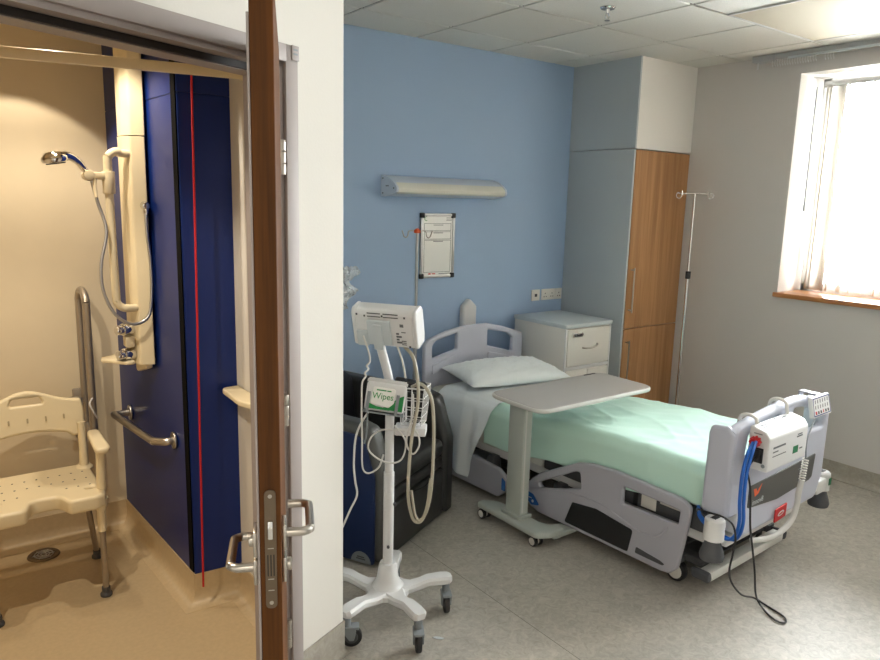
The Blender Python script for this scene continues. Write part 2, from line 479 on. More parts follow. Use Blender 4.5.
# skirtings: coved vinyl swept along plan paths
def skirting(name, path, side, m, h=0.11, cove=0.035, th=0.006, closed=False):
    prof = [(0.001, h), (th, h)]
    for k in range(6):
        a = PI / 2 * k / 5
        prof.append((th + cove * (1 - math.cos(a)), cove * (1 - math.sin(a)) + 0.004))
    prof += [(th + cove, 0.0005), (0.001, 0.0005)]
    t_ = bmesh.new(); P = [Vector((x, y)) for x, y in path]; rings = []
    for i, p in enumerate(P):
        d1 = (p - P[i - 1]).normalized() if i > 0 else (P[1] - p).normalized()
        d2 = (P[i + 1] - p).normalized() if i < len(P) - 1 else d1
        n1 = Vector((-d1.y, d1.x)) * side; n2 = Vector((-d2.y, d2.x)) * side
        mt = (n1 + n2); mt = mt / max(0.3, mt.dot(n1)) 
        rings.append([t_.verts.new((p.x + mt.x * o, p.y + mt.y * o, z)) for o, z in prof])
    for A, Bn in zip(rings, rings[1:]):
        for k in range(len(prof)):
            k2 = (k + 1) % len(prof); t_.faces.new((A[k], A[k2], Bn[k2], Bn[k]))
    t_.faces.new(rings[0]); t_.faces.new(rings[-1][::-1]); bmesh.ops.recalc_face_normals(t_, faces=t_.faces)
    b = MB(); b._merge(t_); return struct(name, b, m)
skirting('baseboard_back', [(-0.848, 0.36), (2.0, 0.36)], -1, M_skirt)
skirting('baseboard_right', [(2.66, -0.28), (2.66, -5.3)], -1, M_skirt)
p0 = W(S1 + 0.04, 0, 0); skirting('baseboard_door', [(p0.x, p0.y), (COR.x, COR.y), (-0.848, 0.36)], -1, M_skirt, h=0.135, cove=0.018)
skirting('baseboard_bathroom', [(-3.0, 0.25), PB, PF, (-1.0, -0.715), (-1.0, -1.25)], -1, M_bath_floor, h=0.135, cove=0.06)

# window: frame, pane, sill, blind
b = MB(); FX = 2.96
for (y0, y1, z0, z1) in ((WY0, WY1, WZ0, WZ0 + 0.06), (WY0, WY1, WZ1 - 0.06, WZ1), (WY0, WY0 + 0.06, WZ0, WZ1), (WY1 - 0.06, WY1, WZ0, WZ1), (-2.40, -2.34, WZ0, WZ1)):
    b.bb(FX, FX + 0.06, y0, y1, z0, z1, bev=0.006)
wf = struct('window_1', b, M_white_pl, 'white framed window with bright daylight outside', 'window')
for y0, y1 in ((WY0 + .055, -2.395), (-2.345, WY1 - .055)):
    b = MB(); b.bb(FX + 0.027, FX + 0.033, y0, y1, WZ0 + 0.055, WZ1 - 0.055); obj('pane', b, M_glass, wf)
b = MB(); b.bb(2.635, 2.96, WY0 - 0.02, WY1 + 0.02, WZ0 - 0.028, WZ0 + 0.004, bev=0.006)
struct('trim_1', b, M_sill, 'wooden window sill with rounded front edge', 'window sill')

vb = thing('vertical_blind', 'white vertical slat blind hanging in the window recess', 'blind', (2.76, -1.9, WZ0))
b = MB(); b.bb(2.835, 2.885, WY0 + 0.03, WY1 - 0.07, 2.50, 2.535, bev=0.004); obj('headrail', b, M_white_pl, vb)
spots = [(-1.105, 32), (-1.122, 38), (-1.170, 88), (-1.205, 48), (-1.24, 34), (-1.32, 40), (-1.39, 24), (-1.46, 22), (-1.54, 24), (-1.62, 22), (-1.70, 24), (-1.78, 22), (-1.86, 24), (-1.94, 22), (-2.02, 24), (-2.10, 22), (-2.18, 24), (-2.26, 22)] + [(-2.34 - .082 * k, 23) for k in range(14)]
for y, a in spots:
    ca, sa = math.cos(rad(a)), math.sin(rad(a)); b = MB()
    def f(u, v, ca=ca, sa=sa, y=y):
        w = (u - 0.5) * 0.089; bow = 0.006 * (1 - (2 * u - 1) ** 2)
        return (2.86 + w * ca - bow * sa, y + w * sa + bow * ca, WZ0 + 0.03 + v * 1.32)
    b.grid(f, 6, 4); s_ = obj('slat', b, M_blind, vb, solid=0.001)
    b = MB(); b.box((2.86, y, WZ0 + 0.036), (0.086, 0.003, 0.022), rot=Matrix.Rotation(rad(a), 4, 'Z')); obj('slat_weight', b, M_white_pl, s_)
b = MB(); b.tube([(2.822, -1.05, 2.5), (2.82, -1.052, 2.1), (2.818, -1.056, 1.75)], 0.0025, 6, 3); obj('pull_cord', b, M_dgrey, vb)
b = MB(); b.cyl((2.818, -1.056, 1.70), (2.818, -1.056, 1.755), 0.006, 0.004, 10); obj('cord_weight', b, M_midgrey, vb)
b = MB()
for i in range(4, len(spots) - 1):
    y0, y1 = spots[i][0], spots[i + 1][0]
    b.tube([(2.812, y0, WZ0 + 0.036), (2.812, (y0 + y1) / 2, WZ0 + 0.028), (2.812, y1, WZ0 + 0.036)], 0.002, 5, 3)
obj('bottom_chain', b, M_white_pl, vb)

# curtain track at the ceiling
ct = thing('curtain_track', 'grey curtain track fixed to the ceiling above the window', 'curtain track', (2.60, -1.9, 2.62))
b = MB(); b.bb(2.575, 2.645, -3.3, -0.88, 2.663, H - 0.001, bev=0.003); obj('rail', b, M_track, ct)
b = MB(); b.bb(2.565, 2.58, -3.3, -0.97, 2.655, 2.668, bev=0.003); obj('lip', b, M_pale_grey, ct, label='pale lower lip of the track')
b = MB(); b.bb(2.568, 2.65, -0.88, -0.725, 2.66, H - 0.001, bev=0.003); obj('end_box', b, M_track, ct)
b = MB(); b.bb(2.600, 2.606, -0.755, -0.747, 2.62, 2.66); obj('end_stop', b, M_white_pl, ct)
for k in range(22):
    y = -0.86 - k * 0.0165 - (0.04 if k > 17 else 0)
    b = MB(); b.tube([(2.585, y, 2.663), (2.583, y, 2.635), (2.588, y - 0.004, 2.62), (2.594, y, 2.632)], 0.0025, 6, 3); obj('glider', b, M_white_pl, ct)

# bulkhead over the wardrobe
b = MB(); b.bb(2.036, WX, -0.252, 0.36, 2.095, H); b.mi = 1; b.bb(2.021, 2.0355, -0.251, 0.36, 2.096, H); struct('wall_bulkhead', b, [M_white_wall, M_panel_grey], 'painted boxing above the wardrobe', 'wall')

# ceiling panel and sprinkler
cp = thing('ceiling_panel', 'large smooth beige metal panel set in the tiled ceiling', 'ceiling panel', (1.93, -1.8, H - 0.012))
b = MB(); b.bb(1.492, 2.365, -2.42, -1.228, H - 0.006, H - 0.001, bev=0.002); obj('panel_face', b, M_light_panel, cp)
b = MB()
for (x0, x1, y0, y1) in ((1.480, 1.494, -2.43, -1.216), (2.363, 2.377, -2.43, -1.216), (1.48, 2.377, -1.230, -1.216), (1.48, 2.377, -2.434, -2.42)): b.bb(x0, x1, y0, y1, H - 0.009, H - 0.001, bev=0.001)
obj('panel_frame', b, M_white_pl, cp)
sp = thing('ceiling_sprinkler', 'small chrome fire sprinkler hanging from a ceiling tile', 'sprinkler', (0.925, -0.894, H - 0.07))
b = MB(); b.lathe([(0, H - .012), (0.034, H - .010), (0.040, H - .004), (0.040, H - .0005), (0, H - .0005)], Matrix.Translation((0.925, -0.894, 0))); obj('rose', b, M_chrome, sp)
b = MB(); b.cyl((0.925, -0.894, H - .012), (0.925, -0.894, H - .032), 0.011, 0.008, 12)
for s in (-1, 1): b.tube([(0.925 + s * .008, -.894, H - .03), (.925 + s * .014, -.894, H - .045), (.925 + s * .003, -.894, H - .062)], 0.003, 6, 3)
obj('body', b, M_chrome, sp)
b = MB(); b.cyl((0.925, -0.894, H - .066), (0.925, -0.894, H - .062), 0.014, None, 16); obj('deflector', b, M_chrome, sp)

# ================================================================== DOOR + FRAME
df = MB()
R22 = Matrix.Rotation(t, 4, 'Z')
def wbox(b, s0, s1, n0, n1, z0, z1, bev=0.0):
    b.box(W((s0 + s1) / 2, (n0 + n1) / 2, (z0 + z1) / 2), (abs(s1 - s0), abs(n1 - n0), abs(z1 - z0)), rot=R22, bev=bev)
# architrave (bedroom side), lining, stops
wbox(df, -0.286, -0.234, -0.014, 0.0, 0.0, 2.147, 0.002)
wbox(df, S0 - 0.05, -0.234, -0.014, 0.0, 2.098, 2.147, 0.002)
wbox(df, S0 - 0.05, S0 + 0.002, -0.014, 0.0, 0.0, 2.147, 0.002)
wbox(df, -0.300, S1 - 0.0005, 0.0, 0.13, 0.0, 2.11)
wbox(df, S0 + 0.0005, S0 + 0.028, 0.0, 0.13, 0.0, 2.11)
wbox(df, S0, S1, 0.0, 0.13, 2.083, 2.1115)
wbox(df, -0.318, -0.300, 0.058, 0.13, 0.0, 2.083)
wbox(df, S0 + 0.028, S0 + 0.046, 0.058, 0.13, 0.0, 2.083)
wbox(df, S0, S1, 0.058, 0.13, 2.062, 2.083)
# bathroom-side architrave
wbox(df, -0.29, -0.245, 0.12, 0.132, 0.0, 2.13, 0.002); wbox(df, S0 - 0.04, -0.245, 0.12, 0.132, 2.085, 2.13, 0.002)
trim = struct('trim_2', df, M_frame, 'grey brown painted door frame around the shower room doorway', 'door frame')
b = MB(); wbox(b, S0 + 0.03, -0.302, 0.046, 0.058, 2.064, 2.0825); wbox(b, -0.312, -0.3005, 0.046, 0.0575, 0.0, 2.064); obj('seal', b, M_frame_dark, trim, label='black rubber door seal')
b = MB(); wbox(b, -0.262, -0.232, -0.0175, -0.0142, 2.106, 2.148, 0.001); obj('tag_plate', b, M_frame, trim)
b = MB(); 
for k in range(2): wbox(b, -0.256, -0.239, -0.0185, -0.0173, 2.121 + 0.012 * k, 2.126 + 0.012 * k)
obj('tag_marks', b, M_midgrey, trim)

# door leaf: hinge pivot and free edge
HG = Vector((-1.166, -1.500, 0)); FE = Vector((-1.4985, -2.223, 0))
ux = (FE - HG).normalized(); LW = (FE - HG).length; uy = Vector((-ux.y, ux.x, 0))
LM = basis(ux, uy, (0, 0, 1), HG)      # local: x along leaf to the free edge, +y = towards the camera's right
TH = 0.043
dr = bpy.data.objects.new('door_1', None); COL.objects.link(dr); dr.location = HG; dr.rotation_euler = (0, 0, math.atan2(ux.y, ux.x))
ROOTM[dr.name] = Matrix.Translation(HG) @ Matrix.Rotation(math.atan2(ux.y, ux.x), 4, 'Z')
tag(dr, 'brown wooden door standing wide open, seen edge on', 'door', kind='structure')
b = MB(); b.bb(0.012, LW, -TH / 2, TH / 2, 0.008, 2.115, bev=0.0015, seg=1); obj('leaf', b, M_door_oak, dr, local=True)
b = MB(); b.bb(LW - 0.035, LW + 0.0005, -TH / 2 - 0.005, -TH / 2 - 0.0002, 0.01, 2.03, bev=0.001); obj('edge_strip', b, M_frame, dr, local=True, label='grey edge strip on the inner face')
b = MB(); b.plate(round_poly([(-.0115, .865), (.0115, .865), (.0115, 1.125), (-.0115, 1.125)], 0.0115, 6), (), 0.003, 0.0005, basis((0, 1, 0), (0, 0, 1), (1, 0, 0), (LW + 0.0016, 0, 0)))
lp = obj('lock_plate', b, M_bronze, dr, local=True)
b = MB(); b.bb(LW, LW + 0.013, -.0055, .0055, 1.022, 1.062, bev=0.003); obj('latch', b, M_chrome, lp, local=True)
b = MB()
for y in (-.006, 0.0, .006): b.bb(LW + .001, LW + .0036, y - .0012, y + .0012, 0.938, 0.985)
obj('bolt_slot', b, M_frame_dark, lp, local=True)
b = MB()
for z in (0.878, 1.112): b.cyl((LW + .0028, 0, z), (LW + .004, 0, z), 0.0042, None, 12)
for z in (.905, .93, .998): b.bb(LW + .003, LW + .0036, -.006, .006, z, z + .002)
obj('plate_screw', b, M_steel, lp, local=True)
def lever(name, sgn, z, x1):
    y0 = sgn * (TH / 2 + 0.0055 if sgn < 0 else TH / 2)
    b = MB(); r = 0.0098; o = 0.060
    P = [(x1, y0, z), (x1, y0 + sgn * (o - .02), z)]
    for k in range(1, 5):
        a = PI / 2 * k / 4; P.append((x1 - .02 + .02 * math.cos(a), y0 + sgn * (o - .02 + .02 * math.sin(a)), z))
    for k in range(0, 5):
        a = PI / 2 * k / 4; P.append((x1 - .125 - .02 * math.sin(a), y0 + sgn * (o - .02 + .02 * math.cos(a)), z))
    P.append((x1 - .145, y0 + sgn * 0.012, z))
    b.tube(P, r, 14, 2); h = obj(name, b, M_steel, dr, local=True)
    for zz, x in ((z, x1), (z - 0.072 if sgn > 0 else z + 0.062, x1)):
        b = MB(); b.bb(x - .028, x + .028, y0, y0 + sgn * .010, zz - .028, zz + .028, bev=.003); obj('rose', b, M_steel, h, local=True)
    b = MB(); zz = z - 0.072 if sgn > 0 else z + 0.062
    b.cyl((x1, y0 + sgn * .008, zz), (x1, y0 + sgn * .02, zz), 0.014, None, 16, bev=.002); obj('thumb_turn', b, M_steel, h, local=True)
lever('lever_handle', 1, 1.004, LW - 0.055)
lever('lever_handle', -1, 0.930, LW - 0.055)
for z in (0.28, 1.05, 1.82):
    b = MB()
    for k in range(3): b.cyl((-0.004, TH / 2 + .006, z - .05 + k * .034), (-0.004, TH / 2 + .006, z - .018 + k * .034), 0.009, None, 14, bev=.001)
    b.bb(-0.004, 0.03, TH / 2 + .0005, TH / 2 + .004, z - .05, z + .05)
    obj('hinge', b, M_steel, dr, local=True)

# ================================================================== BLUE WALL ITEMS
# reading lamp
lm = thing('wall_lamp', 'long wedge shaped white reading light on the blue wall', 'lamp', (0.8, 0.36, 1.74))
prof = [(0.358, 1.852), (0.335, 1.853), (0.27, 1.835), (0.215, 1.808), (0.188, 1.785), (0.181, 1.770), (0.186, 1.755), (0.205, 1.745), (0.26, 1.735), (0.33, 1.726), (0.358, 1.726)]
def extr(b, prof, x0, x1):
    tb = bmesh.new(); tf = tb.faces.new([tb.verts.new((x0, y, z)) for y, z in prof]); r_ = bmesh.ops.extrude_face_region(tb, geom=[tf])
    bmesh.ops.translate(tb, vec=(x1 - x0, 0, 0), verts=[v for v in r_['geom'] if isinstance(v, bmesh.types.BMVert)]); bmesh.ops.recalc_face_normals(tb, faces=tb.faces); b._merge(tb)
b = MB(); extr(b, prof, 0.368, 1.235); obj('housing', b, M_lampb, lm)
pc_ = [(0.215, 1.810), (0.186, 1.787), (0.178, 1.770), (0.184, 1.752), (0.205, 1.742), (0.205, 1.7452), (0.188, 1.755), (0.1815, 1.770), (0.189, 1.786), (0.216, 1.8075)]
b = MB(); extr(b, pc_, 0.372, 1.232); obj('diffuser', b, M_lampw, lm, label='cream diffuser along the nose')
for x0, x1 in ((0.354, 0.368), (1.235, 1.249)):
    b = MB(); extr(b, [(0.3585, 1.855)] + [(y - .002 if y < .3 else y, z + (.003 if z > 1.78 else -.003)) for y, z in prof[1:-1]] + [(0.3585, 1.724)], x0, x1); e_ = obj('end_cap', b, M_lampb, lm)
    b = MB()
    for y, z in ((.335, 1.835), (.335, 1.745), (.21, 1.775)): b.cyl((x0 - .002 if x0 < 1 else x1, y, z), (x0 if x0 < 1 else x1 + .002, y, z), .005, None, 10)
    for k in range(3):
        if x0 < 1: b.bb(x0 - .001, x0, .27 + k * .012, .277 + k * .012, 1.785, 1.793)
    obj('screw', b, M_dgrey, e_)

# patient notice board
wb = thing('notice_board', 'white wall board with printed form and aluminium frame', 'notice board', (0.794, 0.36, 1.195))
X0, X1, Z0, Z1 = 0.655, 0.936, 1.195, 1.622
b = MB(); b.bb(X0 + .006, X1 - .006, 0.348, 0.358, Z0 + .006, Z1 - .006); bd = obj('board', b, M_board, wb)
b = MB()
for (x0, x1, z0, z1) in ((X0, X0 + .018, Z0, Z1), (X1 - .018, X1, Z0, Z1), (X0, X1, Z0, Z0 + .018), (X0, X1, Z1 - .018, Z1)): b.bb(x0, x1, .341, .3585, z0, z1, bev=.003)
obj('frame', b, M_alu, wb)
for x, z in ((X0 + .013, Z0 + .013), (X1 - .013, Z0 + .013), (X0 + .013, Z1 - .013), (X1 - .013, Z1 - .013)):
    b = MB(); b.bb(x - .017, x + .017, .338, .3588, z - .017, z + .017, bev=.006); obj('corner_cap', b, M_dark, wb)
b = MB(); yy0, yy1 = .3472, .3481
def ln(b, x0, x1, z0, z1): b.bb(x0, x1, yy0, yy1, z0, z1)
for z in (1.555, 1.508, 1.500, 1.452, 1.444, 1.232): ln(b, X0 + .03, X1 - .03, z, z + .0025)
for x in (X0 + .03, X1 - .0325):
    for z0, z1 in ((1.508, 1.557), (1.452, 1.502), (1.232, 1.446)): ln(b, x, x + .0025, z0, z1)
for z in (1.546, 1.494, 1.438): ln(b, .76, .84, z - .002, z + .002)
for k in range(3): ln(b, .865, .91, 1.575 + k * .009, 1.578 + k * .009)
obj('form_lines', b, M_print, bd)
b = MB(); b.tube([(.70 + .013 * math.cos(a), yy0, 1.588 + .013 * math.sin(a)) for a in [rad(60 + k * 30) for k in range(9)]], .002, 6, 2); obj('round_logo', b, M_green, bd)
b = MB(); ln(b, .725, .745, 1.217, 1.226); ln(b, .755, .782, 1.218, 1.225); obj('red_logo', b, M_red, bd)
b = MB(); ln(b, .81, .91, 1.219, 1.223); obj('footer_line', b, M_print, bd)

# sockets
def socket(x0, x1, label, gangs, kind):
    o = thing('wall_socket', label, 'socket', ((x0 + x1) / 2, .36, .978), group='white electrical plates by the wardrobe')
    b = MB(); b.bb(x0, x1, .349, .3585, .978, 1.062, bev=.004); obj('faceplate', b, M_plate, o)
    for g in range(gangs):
        xc = x0 + (x1 - x0) * (g + .5) / gangs
        if kind == 'power':
            b = MB()
            for dx, dz in ((0, .010), (-.011, -.014), (.011, -.014)): b.bb(xc + dx - .0035, xc + dx + .0035, .3478, .3492, 1.018 + dz - .004, 1.018 + dz + .004)
            obj('pin_hole', b, M_dgrey, o)
            b = MB(); b.bb(xc - .006, xc + .006, .346, .3495, 1.038, 1.052, bev=.001); obj('rocker_switch', b, M_plate, o)
        else:
            b = MB(); b.bb(xc - .012, xc + .012, .3465, .3495, 1.008, 1.03, bev=.001); obj('data_port', b, M_dgrey, o)
socket(1.692, 1.775, 'single white data socket plate farthest from the wardrobe on blue wall', 1, 'data')
socket(1.795, 1.940, 'double white power socket plate between two single plates on blue wall', 2, 'power')
socket(1.943, 2.012, 'single white power socket plate tight against the wardrobe side', 1, 'power')

# wall guard behind headboard
b = MB(); pr = round_poly([(1.003, .30), (1.127, .30), (1.127, .985), (1.065, 1.04), (1.003, .985)], [.004, .004, .03, .02, .03])
b.plate(pr, (), .05, .016, XZ(.333)); tag(obj('wall_mounted_guard', b, M_white_pl), 'white round topped wall guard rising behind the headboard', 'wall guard')

# crumpled bag on blue wall
b = MB()
def fb(u, v):
    z = 1.04 + v * 0.26; x = -0.03 + u * (.155 + .07 * noise.noise(Vector((3.1, z * 14, .4))))
    n = noise.noise(Vector((x * 28, z * 22, 1.3))); n2 = noise.noise(Vector((x * 60, z * 50, 4.1)))
    w = math.sin(PI * u) * 0.5 + .5
    return (x + n * .022 - (1 - v) * .03 * u, .30 - .035 * w + n * .028 + n2 * .012, z + n2 * .012)
b.grid(fb, 22, 26)
tag(obj('hanging_bag', b, M_film, sharp=15, solid=.002), 'crumpled clear plastic bag hung on the blue wall beside the white wall corner', 'bag')

# ================================================================== WARDROBE + LOCKER
wr = thing('wardrobe', 'tall built-in wardrobe with oak doors and blue grey side', 'wardrobe', (2.34, .05, 0))
b = MB(); b.bb(2.018, 2.036, -.25, .355, 0.0015, 2.092, bev=.001); obj('side_panel', b, M_panel_grey, wr, label='blue grey side panel')
b = MB(); b.bb(2.037, 2.652, -.228, .35, 0.002, 2.09); obj('carcass', b, M_off_white, wr)
def oak_door(z0, z1, hz0, hz1):
    b = MB(); b.bb(2.040, 2.652, -.252, -.230, z0, z1, bev=.0015, seg=1); d = obj('door', b, M_oak, wr)
    b = MB(); x = 2.075
    b.tube([(x, -.252, hz0), (x, -.278, hz0), (x, -.283, hz0 + .006), (x, -.283, hz1 - .006), (x, -.278, hz1), (x, -.252, hz1)], .0055, 10, 3); obj('handle', b, M_steel, d)
oak_door(0.83, 2.088, .965, 1.255); oak_door(0.09, 0.824, .44, .728)
b = MB(); b.bb(2.04, 2.65, -.215, -.205, .001, .088); obj('plinth', b, M_dgrey, wr)

lk = thing('bedside_locker', 'off white bedside locker with lock and bow handle', 'locker', (1.68, 0.0, 0))
LX0, LX1, LY0, LY1 = 1.452, 1.915, -.235, .27
b = MB(); b.bb(LX0 + .004, LX1 - .004, LY0 + .004, LY1, .07, .875, bev=.002); obj('cabinet_body', b, M_off_white, lk)
b = MB(); b.bb(LX0 - .006, LX1 + .006, LY0 - .012, LY1 + .004, .876, .905, bev=.006); obj('top', b, M_pale_grey, lk, label='pale blue grey top with raised edge')
b = MB(); b.bb(LX0 + .022, LX1 - .022, LY0 - .012, LY0 + .003, .612, .868, bev=.003); dw = obj('drawer', b, M_off_white, lk)
b = MB(); xc = (LX0 + LX1) / 2 + .01
b.tube([(xc - .075, LY0 - .012, .735), (xc - .055, LY0 - .035, .733), (xc, LY0 - .042, .735), (xc + .055, LY0 - .035, .745), (xc + .075, LY0 - .012, .75)], .006, 8, 4); obj('bow_handle', b, M_steel, dw)
b = MB(); b.plate(round_poly([(-.055, -.014), (.045, -.014), (.06, 0), (.045, .016), (-.055, .016)], .014), (), .012, .003, basis((1, 0, 0), (0, 0, 1), (0, -1, 0), (LX0 + .105, LY0 - .018, .83)))
k_ = obj('lock', b, M_chrome, dw)
b = MB(); b.cyl((LX0 + .085, LY0 - .03, .83), (LX0 + .085, LY0 - .024, .83), .012, None, 14); b.bb(LX0 + .10, LX0 + .14, LY0 - .03, LY0 - .024, .825, .835, bev=.002); obj('lock_knob', b, M_dgrey, k_)
for x0, x1 in ((LX0 + .022, (LX0 + LX1) / 2 - .003), ((LX0 + LX1) / 2 + .003, LX1 - .022)):
    b = MB(); b.bb(x0, x1, LY0 - .012, LY0 + .003, .09, .578, bev=.003); obj('door', b, M_off_white, lk)
b = MB(); b.bb(LX0 + .004, LX1 - .004, LY0 - .008, LY0 + .003, .584, .606, bev=.002); obj('front_rail', b, M_white_pl, lk)
for x in (LX0, LX1 - .018):
    b = MB(); b.bb(x + .002, x + .016, LY0 - .008, LY0 + .003, .072, .872, bev=.002); obj('front_stile', b, M_white_pl, lk)
for x in (LX0 + .05, LX1 - .05):
    for y in (LY0 + .06, LY1 - .05):
        b = MB(); b.cyl((x - .012, y, .032), (x + .012, y, .032), .031, None, 18, bev=.004); b.bb(x - .018, x + .018, y - .012, y + .012, .05, .071); obj('caster', b, M_dark, lk)

# ================================================================== IV STAND by right wall
iv = thing('drip_stand', 'freestanding chrome drip stand with two hooks by the grey wall', 'drip stand', (2.50, -.42, 0))
IX, IY = 2.512, -.42
b = MB(); b.cyl((IX, IY, .12), (IX, IY, 1.22), .0125, None, 14); obj('pole', b, M_chrome, iv)
b = MB(); b.cyl((IX, IY, 1.2), (IX, IY, 1.80), .0085, None, 12); obj('upper_pole', b, M_chrome, iv)
b = MB(); b.cyl((IX, IY, 1.19), (IX, IY, 1.245), .019, None, 16, bev=.003); b.cyl((IX - .015, IY - .012, 1.215), (IX - .05, IY - .035, 1.215), .014, .017, 12); obj('clamp_knob', b, M_dark, iv)
hd = Vector((.80, -.59, 0))
b = MB()
def V3(s, z): return tuple(Vector((IX, IY, z)) + hd * s)
b.tube([V3(-.11, 1.80), V3(0, 1.803), V3(.11, 1.80)], .004, 8, 3)
for s in (-1, 1):
    b.tube([V3(s * .095, 1.822), V3(s * .095, 1.79), V3(s * .108, 1.768), V3(s * .128, 1.772), V3(s * .136, 1.79), V3(s * .125, 1.805), V3(s * .108, 1.801)], .004, 8, 4)
obj('hook', b, M_chrome, iv)
for k in range(5):
    a = 2 * PI * k / 5 + .3; d = Vector((math.cos(a), math.sin(a), 0)); rr = .085
    b = MB(); b.tube([Vector((IX, IY, .12)), Vector((IX, IY, .11)) + d * rr * .5, Vector((IX, IY, .075)) + d * rr], .011, 8, 4); lg = obj('leg', b, M_chrome, iv)
    c = Vector((IX, IY, .028)) + d * rr; p = Vector((-d.y, d.x, 0))
    b = MB(); b.cyl(c - p * .011, c + p * .011, .027, None, 16, bev=.004); b.cyl(c, c + Vector((0, 0, .05)), .008); obj('caster', b, M_dark, lg)

# ================================================================== IV POLE at bed head
BX, BY = .482, .135
bp_ = thing('drip_pole', 'thin steel drip pole with orange hub rising beside the headboard', 'drip pole', (BX, BY, .34))
b = MB(); b.cyl((BX, BY, .34), (BX, BY, 1.51), .009, None, 12); b.cyl((BX, BY, .34), (BX, BY, .95), .013, None, 12); obj('pole', b, M_alu, bp_)
b = MB(); b.cyl((BX, BY, 1.506), (BX, BY, 1.528), .022, .020, 16, bev=.005); b.sph((BX, BY, 1.528), .012, (1, 1, .6)); obj('hub', b, M_orange, bp_)
hd2 = Vector((.86, -.5, 0)); b = MB()
for s in (-1, 1):
    Q = [(0.0, 1.518), (.04, 1.52), (.055, 1.512), (.058, 1.492), (.068, 1.478), (.082, 1.485), (.088, 1.502), (.094, 1.520)]
    b.tube([tuple(Vector((BX, BY, z)) + hd2 * s * q) for q, z in Q], .0035, 8, 4)
obj('hook', b, M_steel, bp_)

# ================================================================== HOSPITAL BED (local frame: x across, +y head)
BLOC, BROT = (1.0, -.92, 0), rad(2.5)
BM_ = Matrix.Translation(BLOC) @ Matrix.Rotation(BROT, 4, 'Z')
bed = thing('hospital_bed', 'electric hospital bed with lilac grey end boards and side rails', 'bed', BLOC, BROT)
def bobj(name, b, m, par=bed, **k): return obj(name, b, m, par, local=True, **k)
# headboard
HB_Y = 1.045
out = round_poly([(-.43, .44), (-.43, .80), (-.395, .832), (-.24, .876), (-.09, .896), (.11, .896), (.26, .862), (.44, .806), (.452, .79), (.452, .44)], [.02, .03, .03, .08, .06, .06, .08, .02, .02, .02])
h1 = round_poly([(-.365, .705), (-.365, .792), (-.335, .820), (-.168, .855), (-.160, .85), (-.160, .745)], [.02, .03, .02, .01, .01, .02])
h2 = round_poly([(.112, .742), (.112, .853), (.30, .812), (.352, .778), (.352, .68), (.33, .682)], [.02, .01, .03, .03, .02, .02])
b = MB(); b.plate(out, (h1, h2), .036, .012, basis((1, 0, 0), (0, 0, 1), (0, -1, 0), (0, HB_Y, 0)), res=3)
hbo = bobj('headboard', b, M_lilac)
for px in ([(-.37, .60), (-.37, .665), (-.165, .715), (-.165, .65)], [(.115, .70), (.115, .65), (.37, .585), (.37, .64)]):
    b = MB(); b.plate(round_poly(px, .012), (), .008, .003, basis((1, 0, 0), (0, 0, 1), (0, -1, 0), (0, HB_Y - .02, 0))); bobj('raised_panel', b, M_lilac, hbo)
# footboard
FB_Y = -1.045
out = round_poly([(-.445, .425), (-.44, .80), (-.41, .822), (-.22, .850), (-.02, .868), (.14, .866), (.43, .812), (.452, .785), (.452, .425), (.40, .312), (-.30, .305), (-.335, .425)], [.03, .03, .04, .1, .08, .08, .03, .03, .03, .04, .04, .03])
h1 = round_poly([(-.345, .655), (-.335, .77), (-.30, .788), (-.06, .822), (-.06, .672)], [.03, .02, .03, .02, .02])
h2 = round_poly([(.06, .68), (.06, .822), (.15, .816), (.395, .766), (.40, .68)], [.02, .02, .05, .02, .02])
b = MB(); b.plate(out, (h1, h2), .042, .014, basis((1, 0, 0), (0, 0, 1), (0, -1, 0), (0, FB_Y, 0)), res=3)
fbo = bobj('footboard', b, M_lilac)
for s in (-1, 1):
    b = MB(); b.plate(round_poly([(FB_Y - .018, .43), (FB_Y - .018, .79), (FB_Y + .01, .822), (FB_Y + .085, .815), (FB_Y + .095, .78), (FB_Y + .10, .43)], [.015, .02, .02, .02, .02, .02]), (), .034, .014, basis((0, 1, 0), (0, 0, 1), (1, 0, 0), (s * .437 + (.006 if s > 0 else 0), 0, 0)))
    bobj('board_post', b, M_lilac, fbo)
b = MB(); b.tube([(-.436, FB_Y + .006, .788), (-.38, FB_Y + .004, .806), (-.22, FB_Y, .830), (-.02, FB_Y, .847), (.14, FB_Y, .845), (.40, FB_Y + .004, .794), (.44, FB_Y + .006, .78)], .0242, 14, 4); bobj('grip_rail', b, M_lilac, fbo)
b = MB(); b.plate(round_poly([(-.285, .435), (-.285, .535), (.335, .555), (.32, .44), (.29, .43), (-.02, .412)], [.01, .01, .006, .02, .02, .1]), (), .006, .002, basis((1, 0, 0), (0, 0, 1), (0, -1, 0), (0, FB_Y - .0235, 0)))
lab = bobj('name_panel', b, M_innov, fbo)
FX_ = lambda x, z: basis((1, 0, 0), (0, 0, 1), (0, -1, 0), (x, FB_Y - .0268, z))
b = MB(); b.text('innov8', .036, FX_(-.205, .452)); bobj('lettering', b, M_pale_grey, lab)
b = MB()
b.plate([(-.252, .516), (-.228, .514), (-.220, .497), (-.203, .512), (-.180, .528), (-.205, .488), (-.237, .478)], (), .001, .0002, FX_(0, 0)); bobj('orange_mark', b, M_orange, lab)
b = MB(); b.bb(.16, .19, FB_Y - .0275, FB_Y - .0265, .511, .515); b.bb(.195, .222, FB_Y - .0275, FB_Y - .0265, .514, .518); bobj('small_print', b, M_midgrey, lab)
b = MB(); b.plate(round_poly([(-.03, .298), (.075, .307), (.080, .371), (-.027, .361)], .006), (), .006, .0015, basis((1, 0, 0), (0, 0, 1), (0, -1, 0), (0, FB_Y - .028, 0)))
rl = bobj('red_badge', b, M_red, fbo)
b = MB()
